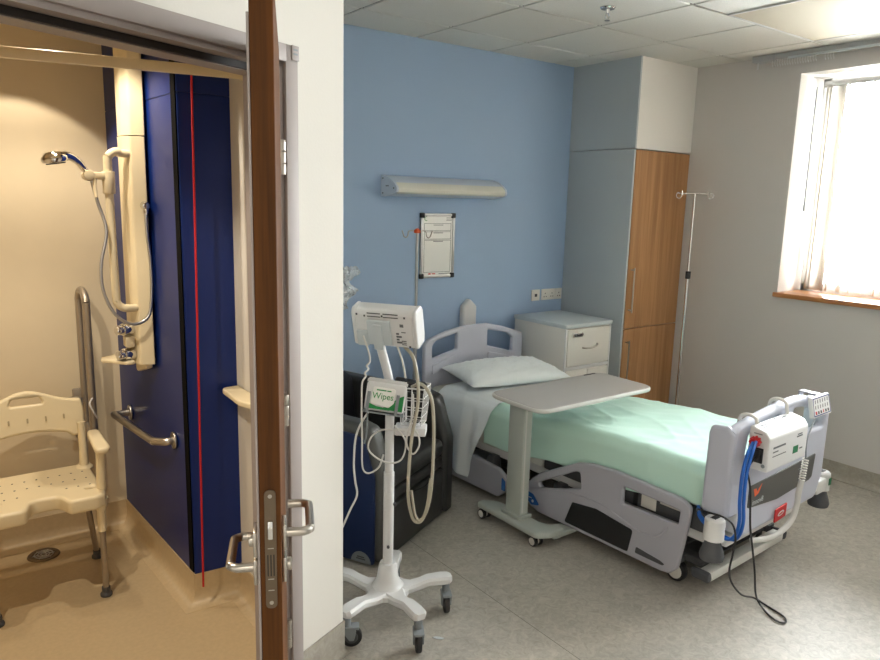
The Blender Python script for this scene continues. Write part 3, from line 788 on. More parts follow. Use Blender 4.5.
for k, r in ((0, .034), ): 
    b.plate([(.024 + .85 * r * math.cos(a), .334 + .011 * math.sin(a) + .004 * math.cos(a)) for a in [2 * PI * i / 24 for i in range(24)]], (), .001, .0002, basis((1, 0, 0), (0, 0, 1), (0, -1, 0), (0, FB_Y - .0316, 0)))
bobj('badge_emblem', b, M_white_pl, rl)
b = MB(); b.plate([(.024 + .02 * math.cos(a), .334 + .004 * math.sin(a) + .003 * math.cos(a)) for a in [2 * PI * i / 20 for i in range(20)]], (), .001, .0002, basis((1, 0, 0), (0, 0, 1), (0, -1, 0), (0, FB_Y - .0323, 0))); bobj('emblem_bar', b, M_red, rl)
for x0, x1 in ((-.36, -.30), (.36, .43)):
    b = MB(); b.bb(x0, x1, FB_Y - .02, FB_Y + .035, .33, .43, bev=.012); bobj('board_socket', b, M_white_pl, fbo)
# corner bumpers
for lx, ly in ((-.485, -1.035), (.54, -1.03)):
    dz = 0 if lx < 0 else -.03
    mx = Matrix.Translation((lx, ly, dz))
    b = MB(); b.lathe([(.0, .436), (.034, .436), (.041, .428), (.043, .342), (.03, .338), (0, .338)], mx, 24); b.bb(min(lx, .42 * (1 if lx > 0 else -1)), max(lx, .42 * (1 if lx > 0 else -1)), ly - (.02 if lx < 0 else .035), ly + (.02 if lx < 0 else .035), .372 + dz * 2, .415 + dz, bev=.01); pb = bobj('bumper_post', b, M_white_pl)
    b = MB(); b.bb(lx - .018, lx + .02, ly - .012, ly + .012, .4355 + dz, .4375 + dz); bobj('socket_hole', b, M_dark, pb)
    b = MB(); b.lathe([(.022, .338), (.032, .330), (.046, .290), (.051, .268), (.047, .252), (.03, .245), (0, .243)], mx, 24); bobj('bumper_roller', b, M_rubber, pb)
    if lx > 0 and ly < 0:
        b = MB(); b.bb(lx - .012, lx + .012, ly - .0455, ly - .0425, .345, .38); bobj('green_label', b, M_greent, pb)
# side rails
def rail(mirror_y, dz, x, name):
    Y = (lambda y: y) if not mirror_y else (lambda y: 1.02 * 1 - (y + .02) * .9)
    Z = lambda z: z + dz
    if not mirror_y:
        o = [(.07, .215), (-.02, .295), (-.26, .425), (-.35, .448), (-.49, .458), (-.85, .445), (-.90, .42), (-.897, .35), (-.86, .11), (-.825, .075), (-.78, .068), (-.015, .07), (.045, .09), (.075, .125)]
        rr = [.05, .04, .1, .05, .05, .05, .03, .03, .05, .03, .03, .03, .03, .04]
        hs = [round_poly([(-.01, .238), (-.25, .374), (-.285, .386), (-.297, .30), (-.035, .208)], [.015, .02, .015, .01, .015]),
              round_poly([(-.545, .398), (-.852, .388), (-.848, .322), (-.74, .316), (-.545, .312)], .012)]
    else:
        o = [(.24, .09), (.22, .17), (.30, .215), (.62, .235), (.90, .22), (.985, .18), (.985, .06), (.93, .045), (.30, .045)]; rr = .03
        hs = []
    P = [(Y(a) if False else a, Z(z)) for a, z in o]
    b = MB(); b.plate(round_poly(P, rr), hs, .03, .009, basis((0, 1, 0), (0, 0, 1), (1, 0, 0), (x, 0, 0)), res=3)
    return bobj(name, b, M_lilac_rail)
for sx in (-1, 1):
    xr = sx * (.437 if sx < 0 else .446)
    r_f = rail(False, 0, xr, 'side_rail')
    xo = xr + sx * .016
    b = MB(); b.plate(round_poly([(-.25, .212), (-.40, .232), (-.62, .205), (-.598, .088), (-.205, .09)], [.01, .08, .015, .012, .012]), (), .006, .0025, basis((0, 1, 0), (0, 0, 1), (1, 0, 0), (xo, 0, 0))); bobj('dark_pad', b, M_dark, r_f)
    b = MB(); b.plate(round_poly([(-.645, .132), (-.775, .119), (-.80, .110), (-.79, .101), (-.64, .101)], .007), (), .004, .0015, basis((0, 1, 0), (0, 0, 1), (1, 0, 0), (xo, 0, 0))); bobj('finger_slot', b, M_dgrey, r_f)
    b = MB(); b.plate(round_poly([(.066, .168), (.02, .16), (-.03, .112), (.03, .098), (.066, .12)], .01), (), .003, .001, basis((0, 1, 0), (0, 0, 1), (1, 0, 0), (xo, 0, 0))); bl = bobj('blue_label', b, M_blue_pl, r_f)
    b = MB(); b.cyl((xo + sx * .001, .02, .122), (xo + sx * .003, .02, .122), .008, None, 12); b.bb(xo + sx * .001, xo + sx * .0025, .028, .05, .135, .139); bobj('label_symbol', b, M_white_pl, bl)
    b = MB(); b.tube([(xo - sx * .003, .045, .185), (xo - sx * .002, -.16, .245), (xo - sx * .002, -.42, .262), (xo - sx * .002, -.64, .215), (xo - sx * .002, -.74, .225), (xo - sx * .003, -.80, .29)], .006, 8, 5); bobj('moulded_ridge', b, M_lilac_rail, r_f)
    b = MB()
    for k, y in enumerate((-.72, -.75, -.79, -.82)): b.bb(xr - .004, xr - .001, y - .006, y + .006, .40, .412)
    r_h = rail(True, 0, xr, 'side_rail')
    b = MB(); b.plate(round_poly([(.235, .10), (.235, .16), (.265, .175), (.265, .10)], .006), (), .003, .001, basis((0, 1, 0), (0, 0, 1), (1, 0, 0), (xo, 0, 0))); bobj('blue_label', b, M_blue_pl, r_h)
    for y in (-.12, -.55, .4, .75):
        b = MB(); b.bb(min(sx * .36, sx * .42), max(sx * .36, sx * .42), y - .03, y + .03, .18 if y < .2 else .1, .255, bev=.008); bobj('rail_arm', b, M_dgrey)
# platform and lifting frame
b = MB(); b.bb(-.40, .40, .01, 1.0, .30, .396, bev=.01); bobj('mattress_platform', b, M_mattress)
b = MB(); b.bb(-.40, .40, -.985, .005, .30, .396, bev=.01); bobj('mattress_platform', b, M_dgrey)
for sx in (-1, 1):
    for y0, y1, z0, z1, m_ in ((-.60, -.575, .305, .392, M_dark), (-.70, -.62, .315, .385, M_off_white), (-.84, -.72, .362, .39, M_off_white)):
        b = MB(); b.bb(sx * .4003, sx * .4042, y0, y1, z0, z1, bev=.001); bobj('deck_bracket', b, m_)
b = MB()
for sx in (-1, 1): b.bb(sx * .35 - .02, sx * .35 + .02, -1.0, 1.02, .245, .298, bev=.004)
for y in (-1.0, -.5, 0, .5, 1.0): b.bb(-.34, .34, y - .02, y + .02, .25, .296, bev=.004)
bobj('upper_frame', b, M_white_pl)
for y in (-.62, .62):
    b = MB(); b.bb(-.10, .10, y - .09, y + .09, .145, .244, bev=.01); bobj('lift_column', b, M_off_white)
b = MB(); b.bb(-.25, .25, -.50, .50, .17, .24, bev=.01); bobj('motor_box', b, M_dgrey)
b = MB()
for sx in (-1, 1): b.bb(sx * .30 - .03, sx * .30 + .03, -.92, .92, .10, .14, bev=.006)
b.bb(-.30, .30, .86, .92, .09, .13, bev=.006); b.bb(-.34, .34, -.76, -.70, .10, .125, bev=.005)
bobj('base_frame', b, M_dgrey)
b = MB(); b.bb(-.372, .29, -.985, -.93, .082, .125, bev=.004); bobj('foot_bar', b, mat('bright brushed aluminium', (222, 222, 218), .45, .4), label='silver foot end bar')
b = MB(); b.bb(-.285, .30, -.90, -.76, .11, .118); bobj('base_cover', b, M_dgrey)
for s, x in ((-1, -.389), (1, .307)):
    b = MB(); b.box((x, -.945, .105), (.034, .09, .046), rot=Matrix.Rotation(rad(s * 18), 4, 'Y'), bev=.012); bobj('foot_bar_cap', b, M_rubber)
for sx in (-1, 1):
    for ly in (-.80, .80):
        c = Vector((sx * .345, ly, .0505)); b = MB(); b.cyl(c - Vector((.019, 0, 0)), c + Vector((.019, 0, 0)), .05, None, 28, bev=.008); w_ = bobj('caster', b, M_dark)
        b = MB(); b.cyl(c - Vector((.0215, 0, 0)), c + Vector((.0215, 0, 0)), .036, None, 24, bev=.002); bobj('wheel_disc', b, M_off_white, w_)
        b = MB(); b.bb(c.x - .03, c.x + .03, c.y - .03, c.y + .03, .098, .135, bev=.008); bobj('caster_housing', b, M_dgrey, w_)

# ---- bedding
def sstep(a, b_, x):
    if a > b_: return 1 - sstep(b_, a, x)
    k = max(0, min(1, (x - a) / (b_ - a))); return k * k * (3 - 2 * k)
def ztop(y): return .543 + .052 * sstep(.35, -.5, y)
HX = .405
def fm(u, v):
    # closed rounded section of the mattress
    y = 1.0 - v * 1.99; zt = ztop(y) - .012; zb = .398
    P = round_rect(HX - .012, zb, zt, .045)
    k = int(round(u * len(P))) % len(P); return (P[k][0], y, P[k][1])
def round_rect(hx, z0, z1, r):
    return round_poly([(-hx, z0), (hx, z0), (hx, z1), (-hx, z1)], r, 4)
b = MB(); nP = len(round_rect(.3, 0, .2, .04)); b.grid(fm, nP, 24)
bmesh.ops.remove_doubles(b.bm, verts=b.bm.verts, dist=1e-5); bmesh.ops.holes_fill(b.bm, edges=b.bm.edges[:]); bmesh.ops.recalc_face_normals(b.bm, faces=b.bm.faces)
bmesh.ops.transform(b.bm, matrix=BM_, verts=b.bm.verts)
tag(obj('mattress', b, M_mattress), 'beige covered mattress under the sheets of the hospital bed', 'mattress')

def drape(name, y0f, y1f, hem_near, hem_far, lift, bulge, nu, nv, wr, seed, ripple=0.0):
    """cloth over the mattress: u across from near hem to far hem, v along the bed."""
    def f(u, v):
        s = u
        # arc-length param: near drop, top, far drop
        yt = y0f(1.0) + (y1f(1.0) - y0f(1.0)) * v
        zt = ztop(yt) + lift
        nd = zt - hem_near(v); fd = zt - hem_far(v); L = nd + 2 * HX + fd; q = s * L; r = .05
        hx = HX + lift * .6
        if q < nd:
            k = q / nd; y = y0f(k) + (y1f(k) - y0f(k)) * v
            z = zt - nd + q; x = -hx - bulge(1 - k, v) - ripple * (1 - k) * (.5 + .5 * math.sin(y * 34 + seed * 2 + math.sin(y * 13) * 1.5))
        elif q < nd + 2 * HX:
            k = (q - nd) / (2 * HX); y = yt; x = -hx + k * 2 * hx; z = zt
        else:
            k = (q - nd - 2 * HX) / fd; y = yt; z = zt - k * fd; x = hx + .004 * k
        # round the shoulders
        for sgn in (-1, 1):
            cx = sgn * (hx - r); cz = zt - r
            if (x - cx) * sgn > 0 and z > cz:
                dx, dz = x - cx, z - cz; m = max(abs(dx), abs(dz)); l = math.hypot(dx, dz)
                if l > 1e-6: x = cx + dx * m / l; z = cz + dz * m / l
        n = noise.noise(Vector((x * 4.0, y * 5 + seed, z * 5))) * .6 + noise.noise(Vector((x * 11 + y * 5, y * 9 + seed, z * 10))) * .3
        n += (1 - abs(noise.noise(Vector((x * 5 - y * 3, y * 2.2 + seed * 3, 2.2))))) ** 6 * .5
        n = max(0, n + .55)
        if z > zt - .02: z += wr * n * (1 if ripple else .45 + .55 * sstep(.02, .25, v))
        else: x += (-1 if x < 0 else 1) * wr * n * (1 if ripple else .5 * sstep(1.0, .88, v))
        return (x, y, z)
    b = MB(); b.grid(f, nu, nv); bmesh.ops.transform(b.bm, matrix=BM_, verts=b.bm.verts); return b
# mint sheet
def hem_m(v):
    y = .46 - v * 1.45
    return .315 + .05 * sstep(.3, -.15, y) + .06 * sstep(-.5, -.95, y)
b = drape('mint_sheet', lambda k: .47, lambda k: -.952, hem_m, lambda v: .40, .004, lambda d, v: .0 * d, 110, 150, .0125, 3.1)
tag(obj('mint_sheet', b, M_mint, sharp=60, solid=.002), 'mint green sheet covering the lower part of the bed', 'sheet')
# white sheet folded over the head end and hanging down the near side
def ywA(k): return .875 - .02 * (1 - k)
def ywB(k): return .385 + .15 * (1 - k) ** 1.3
b = drape('white_sheet', ywA, ywB, lambda v: .19 - .10 * v, lambda v: .42, .0175, lambda d, v: .052 * min(1, d * 2.2) ** .8, 130, 80, .012, 8.7, .03)
tag(obj('white_sheet', b, M_white_cl, sharp=60, solid=.002), 'white sheet hanging crumpled down the bed side by the armchair', 'sheet')

# pillow
def pillow():
    b = MB(); hx, hy, th = .345, .205, .053
    for sgn in (1, -1):
        def f(u, v, sgn=sgn):
            x = (u * 2 - 1); y = (v * 2 - 1)
            e = max(0, (1 - abs(x) ** 3.2)) ** .5 * max(0, (1 - abs(y) ** 3.0)) ** .5
            n = noise.noise(Vector((x * 3, y * 3.3, 5))) * .5 + noise.noise(Vector((x * 7 + y * 4, y * 6, 9))) * .25
            n += .35 * (1 - abs(noise.noise(Vector((x * 2.2 + y * 1.5, y * 3 - x, 3.3))))) ** 8 + .3 * (1 - abs(noise.noise(Vector((x * 4 - y * 3, y * 4 + x, 7.7))))) ** 8
            z = (th * e) * (1.25 if sgn > 0 else .85) + (.026 * n * e if sgn > 0 else 0)
            px = hx * x * (1 - .05 * (1 - abs(y)) * 0 - .06 * (y * y) * 0 + .04 * x * x * y * y); py = hy * y * (1 + .05 * x * x * y * y)
            return (px, py, sgn * z)
        b.grid(f, 60, 44)
    bmesh.ops.remove_doubles(b.bm, verts=b.bm.verts, dist=1e-4); bmesh.ops.recalc_face_normals(b.bm, faces=b.bm.faces)
    return b
b = pillow()
bmesh.ops.transform(b.bm, matrix=Matrix.Translation((.965, -.195, .631)) @ Matrix.Rotation(rad(-10), 4, 'Z') @ Matrix.Rotation(rad(3), 4, 'X'), verts=b.bm.verts)
tag(obj('pillow', b, M_white_cl, sharp=70), 'white pillow lying flat at the head of the bed', 'pillow')

# ---- mattress pump hung on the footboard
PL = basis((1, 0, 0), (0, 1, 0), (0, 0, 1))
pm = thing('mattress_pump', 'white air mattress pump hooked over the foot end board', 'pump', BLOC, BROT)
def pobj(name, b, m, par=pm, **k): return obj(name, b, m, par, local=True, **k)
PY0, PY1, PX0, PX1, PZ0, PZ1 = -1.168, -1.0795, -.362, -.018, .645, .818
b = MB(); b.plate(round_poly([(PY0, PZ0), (PY1, PZ0), (PY1, PZ1 + .012), (PY0 + .02, PZ1 - .004), (PY0, PZ1 - .03)], [.008, .008, .01, .03, .03]), (), PX1 - PX0, .006, basis((0, 1, 0), (0, 0, 1), (1, 0, 0), ((PX0 + PX1) / 2, 0, 0)))
pbody = pobj('pump_case', b, M_white_pl)
for x in (-.315, -.06):
    zr = .818 if x < -.1 else .846     # rail centre height at this x
    b = MB(); b.tube([(x, PY1 - .015, PZ1 - .01), (x, PY1 - .004, zr + .012), (x, FB_Y - .032, zr + .030), (x, FB_Y - .004, zr + .038), (x, FB_Y + .028, zr + .028), (x, FB_Y + .038, zr), (x, FB_Y + .036, zr - .045)], .0078, 10, 5); pobj('hook', b, M_off_white)
fx = lambda x0, x1, z0, z1, b_: b_.bb(x0, x1, PY0 - .0012, PY0 + .001, z0, z1)
for q in ((-0.325, -0.220, .740, .748), (-0.325, -0.280, .723, .728), (-0.325, -0.210, .705, .7085), (-0.120, -0.070, .752, .758), (-0.115, -0.075, .762, .767), (-0.085, -0.060, .694, .700)):
    b = MB(); fx(*q, b); pobj('printed_line', b, M_print, pbody)
for x0, x1, y0, y1 in ((-0.330, -0.270, -1.11, -1.102), (-0.330, -0.285, -1.123, -1.116), (-0.190, -0.178, -1.10, -1.09), (-0.130, -0.090, -1.105, -1.098), (-0.110, -0.075, -1.117, -1.110)):
    zz = PZ1 + .012 - (PY1 - (y0 + y1) / 2) * .24
    b = MB(); b.box(((x0 + x1) / 2, (y0 + y1) / 2, zz + .0006), (x1 - x0, y1 - y0, .0014)); pobj('printed_line', b, M_print, pbody)
b = MB(); fx(-.145, -.10, .684, .716, b); pobj('green_label', b, M_greent, pbody)
b = MB(); c = (PX0 - .001, -1.115, .770); b.cyl(c, (PX0 - .035, -1.115, .768), .019, .017, 12, bev=.003)
for k in range(8):
    a = 2 * PI * k / 8; b.cyl((PX0 - .004, -1.115 + .019 * math.cos(a), .770 + .019 * math.sin(a)), (PX0 - .028, -1.115 + .018 * math.cos(a), .768 + .018 * math.sin(a)), .004, None, 8)
pobj('hose_connector', b, M_red)
b = MB(); b.bb(PX0 - .022, PX0 - .0005, -1.142, -1.108, .688, .738, bev=.003); b.bb(PX0 - .008, PX0 - .0003, -1.147, -1.103, .680, .744, bev=.002); pobj('power_inlet', b, M_dark)
b = MB(); b.cyl((PX0 - .002, -1.15, .67), (PX0 + .001, -1.15, .67), .008, None, 12); pobj('case_button', b, M_midgrey, pbody)
b = MB(); b.bb(PX0 - .0012, PX0, -1.135, -1.1, .798, .803); pobj('case_print', b, M_midgrey, pbody)
IB = BM_.inverted()
for dx, dy, in ((0, 0), (.011, -.011)):
    pts = [Vector((PX0 - .032, -1.115, .768)) + Vector((0, dy, dx * .6))] + [IB @ Vector(p) for p in ((.585 + dx, -2.072 + dy, .742), (.550 + dx, -2.078 + dy, .66), (.548 + dx, -2.08 + dy, .55), (.562 + dx, -2.08 + dy, .46), (.58 + dx, -2.06 + dy, .39), (.603 + dx, -2.02 + dy, .345), (.62, -1.96, .335 + dx), (.60, -1.91, .37 + dx), (.585, -1.888, .40 + dx), (.588, -1.878, .425 + dx), (.590, -1.872, .432 + dx))]
    b = MB(); b.tube(pts, .0072, 8, 6); pobj('air_hose', b, M_hose_blue)
pts = [Vector((PX0 - .02, -1.125, .708))] + [IB @ Vector(p) for p in ((.575, -2.085, .68), (.582, -2.10, .60), (.612, -2.10, .44), (.66, -2.095, .322), (.71, -2.09, .195), (.745, -2.085, .09), (.80, -2.075, .02), (.772, -2.13, .006), (.752, -2.175, .006), (.753, -2.203, .006), (.775, -2.212, .006), (.808, -2.182, .006), (.828, -2.09, .006), (.815, -2.045, .02), (.70, -2.05, .075), (.60, -2.055, .165), (.553, -2.065, .24), (.556, -2.07, .31), (.557, -2.075, .38), (.54, -2.065, .447), (.515, -2.03, .474), (.515, -1.97, .468), (.535, -1.91, .455), (.57, -1.885, .43))]
b = MB(); b.tube(pts, .0042, 8, 6); pobj('power_cable', b, M_dark)

# ---- attendant control panel on the footboard
cpn = thing('bed_control_panel', 'white attendant keypad hooked on the corner of the foot end board', 'control panel', BLOC, BROT)
TL = Matrix.Translation((.222, -1.105, .822)) @ Matrix.Rotation(rad(-16), 4, 'X') @ Matrix.Diagonal((.84, .7, .80, 1))
KM = TL @ basis((1, 0, 0), (0, 0, 1), (0, -1, 0))
b = MB(); b.plate(round_poly([(-.115, -.06), (.105, -.06), (.112, .058), (-.10, .058)], .008), (), .030, .006, KM); kb = obj('keypad', b, M_white_pl, cpn, local=True)
b = MB(); b.plate(round_poly([(-.107, -.052), (.098, -.052), (.104, .05), (-.093, .05)], .008), (round_poly([(-.102, -.047), (.093, -.047), (.099, .045), (-.088, .045)], .008),), .001, .0002, KM @ Matrix.Translation((0, 0, .0156))); obj('keypad_border', b, mat('blue print', (40, 60, 120), .5), kb, local=True)
b = MB()
for r_, z in enumerate((.028, -.003)):
    for k in range(6): b.box((-.07 + k * .029 + r_ * -.006, z, .016), (.006, .020, .001), rot=Matrix.Rotation(rad(-12), 4, 'Z'))
b._merge(bmesh.new(), None); bmesh.ops.transform(b.bm, matrix=KM, verts=b.bm.verts); obj('key_symbol', b, M_print, kb, local=True)
for k in range(6):
    b = MB(); b.box((-.078 + k * .029, -.034, .016), ((.014, .016, .001) if k not in (0, 3) else (.016 if k == 0 else .008, .018, .001)))
    bmesh.ops.transform(b.bm, matrix=KM, verts=b.bm.verts); obj('key', b, M_red if k in (0, 3) else M_dark, kb, local=True)
b = MB(); b.plate(round_poly([(-1.090, .78), (-1.080, .78), (-1.079, .866), (-1.014, .866), (-1.014, .81), (-1.007, .81), (-1.006, .873), (-1.090, .872)], .003), (), .045, .002, basis((0, 1, 0), (0, 0, 1), (1, 0, 0), (.235, 0, 0))); obj('hook', b, M_lilac_rail, cpn, local=True)
def BL(p): return IB @ Vector(p)
pc = [KM @ Vector((-.08, -.064, 0))] + [BL(p) for p in ((1.088, -2.062, .70), (1.098, -2.062, .615))]
b = MB(); b.tube(pc, .0035, 8, 4); obj('thin_cable', b, M_midgrey, cpn, local=True)
A0, A1 = BL((1.098, -2.062, .615)), BL((1.075, -2.066, .515)); sp_ = []
for i in range(9 * 10 + 1):
    f_ = i / 90; a = 2 * PI * 9 * f_; sp_.append(A0.lerp(A1, f_) + Vector((math.cos(a), math.sin(a), 0)) * .0115)
b = MB(); b.tube(sp_, .0033, 6, 1); obj('coiled_cable', b, M_off_white, cpn, local=True)
b = MB(); b.tube([A1] + [BL(p) for p in ((1.062, -2.066, .46), (1.058, -2.066, .40), (1.02, -2.07, .345), (.955, -2.066, .310), (.88, -2.052, .288), (.80, -2.01, .280))], .0125, 10, 6); obj('cable_sleeve', b, M_cable, cpn, local=True)

# ================================================================== OVERBED TABLE
ot = thing('overbed_table', 'grey overbed table with one column reaching across the bed', 'table', (.43, -.93, 0))
b = MB(); b.plate(round_poly([(.247, -1.245), (1.10, -1.245), (1.10, -.85), (.247, -.85)], .085, 8), (), .022, .008, Matrix.Translation((0, 0, .745)), res=3); tt = obj('table_top', b, M_table_edge, ot)
b = MB(); b.plate(round_poly([(.255, -1.237), (1.092, -1.237), (1.092, -.858), (.255, -.858)], .078, 8), (), .002, .0004, Matrix.Translation((0, 0, .7565))); obj('top_surface', b, M_tabletop, tt, label='mid grey laminate surface')
for x in (.30, 1.10):
    pass
b = MB(); b.bb(.95, 1.04, -.874, -.864, .7575, .761, bev=.001); obj('edge_latch', b, M_dgrey, tt)
b = MB(); b.bb(.36, 1.0, -1.02, -.90, .708, .7335, bev=.004); obj('top_support', b, M_table_edge, ot)
b = MB(); b.bb(.378, .436, -1.0, -.885, .085, .709, bev=.006); col_ = obj('column', b, M_table_leg, ot)
b = MB(); b.bb(.388, .398, -1.0008, -.9985, .12, .69); obj('column_groove', b, M_table_edge, col_)
b = MB(); b.plate(round_poly([(.335, -.70), (.335, -1.16), (.40, -1.20), (.505, -1.20), (.505, -1.13), (.47, -1.13), (.45, -1.07), (.45, -.86), (.44, -.76), (.385, -.70)], [.02, .05, .05, .02, .02, .03, .05, .05, .05, .02], 6), (), .034, .012, Matrix.Translation((0, 0, .073)), res=3); bs_ = obj('base', b, M_table_leg, ot)
b = MB(); b.plate(round_poly([(.43, -1.198), (1.02, -1.19), (1.02, -1.14), (.66, -1.13), (.52, -1.10), (.45, -1.04)], [.02, .02, .02, .06, .06, .02]), (), .026, .010, Matrix.Translation((0, 0, .0525)), res=3); obj('base_leg', b, M_table_leg, bs_)
b = MB(); b.bb(.362, .45, -1.015, -.87, .089, .11, bev=.006); obj('column_foot', b, M_table_leg, bs_)
for (x, y) in ((.365, -.735), (.375, -1.125), (.98, -1.165)):
    for s in (-1, 1):
        b = MB(); c = Vector((x + s * .017, y, .0285)); b.cyl(c - Vector((.010, 0, 0)), c + Vector((.010, 0, 0)), .028, None, 22, bev=.004); cs_ = obj('caster', b, M_dark, ot)
        b = MB(); b.cyl(c + Vector((-.0115, 0, 0)), c + Vector((.0115, 0, 0)), .020, None, 18, bev=.001); obj('wheel_disc', b, M_off_white, cs_)
    b = MB(); zt = .062 if x < .6 else .042
    b.cyl((x, y, .024), (x, y, zt), .006); b.bb(x - .005, x + .005, y - .012, y + .012, .024, zt - .004, bev=.002); obj('caster_stem', b, M_dark, ot)

# ================================================================== ARMCHAIR (local: x along front, +y to the back)
aa = rad(27); AO = (-.394, -.904, 0)
ac = thing('armchair', 'low charcoal vinyl armchair with navy blue outer side', 'armchair', AO, aa)
def aobj(name, b, m, par=ac, **k): return obj(name, b, m, par, local=True, **k)
AW, AD = .76, .80
for x in (.0, AW - .105):
    o_ = round_poly([(0.0, .02), (-.0, .44), (.075, .665), (.14, .685), (.78, .72), (.80, .70), (.80, .02)], [.01, .12, .05, .04, .03, .02, .01], 6)
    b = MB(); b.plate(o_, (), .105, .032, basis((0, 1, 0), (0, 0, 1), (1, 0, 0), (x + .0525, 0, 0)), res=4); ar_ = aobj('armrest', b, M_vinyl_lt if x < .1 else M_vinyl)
    b = MB(); xo = x - .0055 if x < .1 else x + .105 + .0055
    b.plate(round_poly([(.045, .012), (.045, .44), (.105, .625), (.16, .640), (.77, .67), (.77, .012)], [.02, .1, .05, .04, .03, .02], 6), (), .012, .004, basis((0, 1, 0), (0, 0, 1), (1, 0, 0), (xo, 0, 0))); sp2 = aobj('side_panel', b, M_navy, ar_, label='navy blue side panel')
    b = MB(); xg = xo - .0065 if x < .1 else xo + .0065
    b.plate([(.115 + .055 * math.cos(k * PI / 14) , .014 + .055 * math.sin(k * PI / 14)) for k in range(15)], (), .003, .001, basis((0, 1, 0), (0, 0, 1), (1, 0, 0), (xg, 0, 0))); gl = aobj('corner_plate', b, M_dgrey if False else M_midgrey, ar_)
    b = MB(); b.bb(xg - .0025 if x < .1 else xg, xg if x < .1 else xg + .0025, .09, .14, .030, .036); b.bb(xg - .0025 if x < .1 else xg, xg if x < .1 else xg + .0025, .095, .135, .04, .046); aobj('plate_mark', b, M_dgrey, ar_)
b = MB(); b.bb(.108, AW - .108, .01, .62, .352, .448, bev=.035, seg=4); aobj('seat_cushion', b, M_vinyl)
b = MB(); b.bb(.108, AW - .108, .018, .60, .288, .348, bev=.015); aobj('seat_band', b, M_vinyl)
b = MB(); b.bb(.110, AW - .110, .012, .05, .018, .276, bev=.012, seg=3); fp_ = aobj('footrest_panel', b, M_vinyl)
b = MB(); b.bb(.115, AW - .115, .05, .62, .03, .29); aobj('underframe', b, M_dark)
b = MB(); b.tube([(.28, .012, .278), (.40, -.004, .272), (.50, .010, .278)], .005, 8, 5); aobj('pull_strap', b, M_dark, fp_)
b = MB(); o_ = round_poly([(.56, .36), (.60, .72), (.66, .745), (.79, .735), (.80, .70), (.80, .03), (.62, .03)], [.03, .05, .04, .03, .03, .01, .01], 5)
b.plate(o_, (), AW - .215, .02, basis((0, 1, 0), (0, 0, 1), (1, 0, 0), (AW / 2, 0, 0)), res=3); aobj('backrest', b, M_navy_in)

# ================================================================== MONITOR TROLLEY
CX, CY = -.578, -1.232
mt_ = thing('monitor_trolley', 'white five legged trolley carrying a vital signs monitor', 'medical trolley', (CX, CY, 0))
b = MB(); b.lathe([(.0, .245), (.032, .245), (.036, .235), (.046, .175), (.058, .150), (.072, .140), (.09, .135), (.09, .115), (.06, .105), (0, .105)], Matrix.Translation((CX, CY, 0)), 28); obj('hub', b, M_white_pl, mt_)
for ang in (-22, -94, -161, 122, 50):
    d = Vector((math.cos(rad(ang)), math.sin(rad(ang)), 0)); p = Vector((-d.y, d.x, 0)); C0 = Vector((CX, CY, 0)); b = MB()
    tb = bmesh.new(); rings = []
    for r, hw, z0, z1 in ((.05, .052, .108, .146), (.10, .032, .108, .140), (.14, .026, .116, .150), (.17, .028, .126, .160), (.23, .032, .128, .162), (.258, .030, .128, .160), (.272, .018, .132, .156)):
        q = []
        for (w_, zz) in ((-1, z0 + .008), (-.8, z0), (.8, z0), (1, z0 + .008), (1, z1 - .01), (.75, z1), (-.75, z1), (-1, z1 - .01)):
            q.append(tb.verts.new(C0 + d * r + p * hw * w_ + Vector((0, 0, zz))))
        rings.append(q)
    for A, Bn in zip(rings, rings[1:]):
        for k in range(8): tb.faces.new((A[k], A[(k + 1) % 8], Bn[(k + 1) % 8], Bn[k]))
    tb.faces.new(rings[0][::-1]); tb.faces.new(rings[-1]); bmesh.ops.recalc_face_normals(tb, faces=tb.faces); b._merge(tb)
    lg = obj('leg', b, M_white_pl, mt_, sharp=32)
    c = C0 + d * .25 + Vector((0, 0, .042)); turn = {-22: 62, -94: 60, -161: 150, 122: 20, 50: 60}[ang]
    e = Vector((math.cos(rad(turn)), math.sin(rad(turn)), 0)); e2 = Vector((-e.y, e.x, 0)); wc = c - e * .018
    b = MB(); b.cyl(wc - e2 * .012, wc + e2 * .012, .0415, None, 28, bev=.006); cs_ = obj('caster', b, M_dark, lg)
    b = MB(); b.cyl(wc - e2 * .0135, wc + e2 * .0135, .026, None, 20, bev=.002); obj('wheel_disc', b, M_dgrey, cs_)
    b = MB(); Rm = basis(e, e2, (0, 0, 1))
    for s in (-1, 1): b.plate(round_poly([(-.028, .032), (-.010, .032), (.016, .07), (.02, .088), (-.032, .088), (-.036, .07)], .006), (), .006, .002, Matrix.Translation(c - Vector((0, 0, .042)) + e2 * s * .018) @ Rm @ basis((1, 0, 0), (0, 0, 1), (0, -1, 0)))
    b.box(c + Vector((0, 0, .041)) - e * .015, (.065, .042, .012), rot=Rm, bev=.004); b.cyl(c + Vector((0, 0, .04)), c + Vector((0, 0, .087)), .016, None, 14); obj('caster_fork', b, M_midgrey, cs_)
b = MB(); b.cyl((CX, CY, .235), (CX, CY, .635), .0215, None, 22, bev=.002); obj('lower_pole', b, M_white_pl, mt_)
b = MB(); b.cyl((CX, CY, .63), (CX, CY, .96), .0178, None, 20); b.tube([(CX, CY, .95), (CX - .002, CY, .99), (CX - .012, CY + .006, 1.05), (CX - .03, CY + .018, 1.13), (CX - .037, CY + .025, 1.17)], .0178, 16, 5); obj('upper_pole', b, M_white_pl, mt_)
b = MB(); b.cyl((CX + .018, CY - .012, .50), (CX + .012, CY - .03, .50), .007, None, 10); b.cyl((CX - .014, CY - .022, .325), (CX - .018, CY - .029, .325), .006, None, 10); obj('pole_screw', b, M_dgrey, mt_)
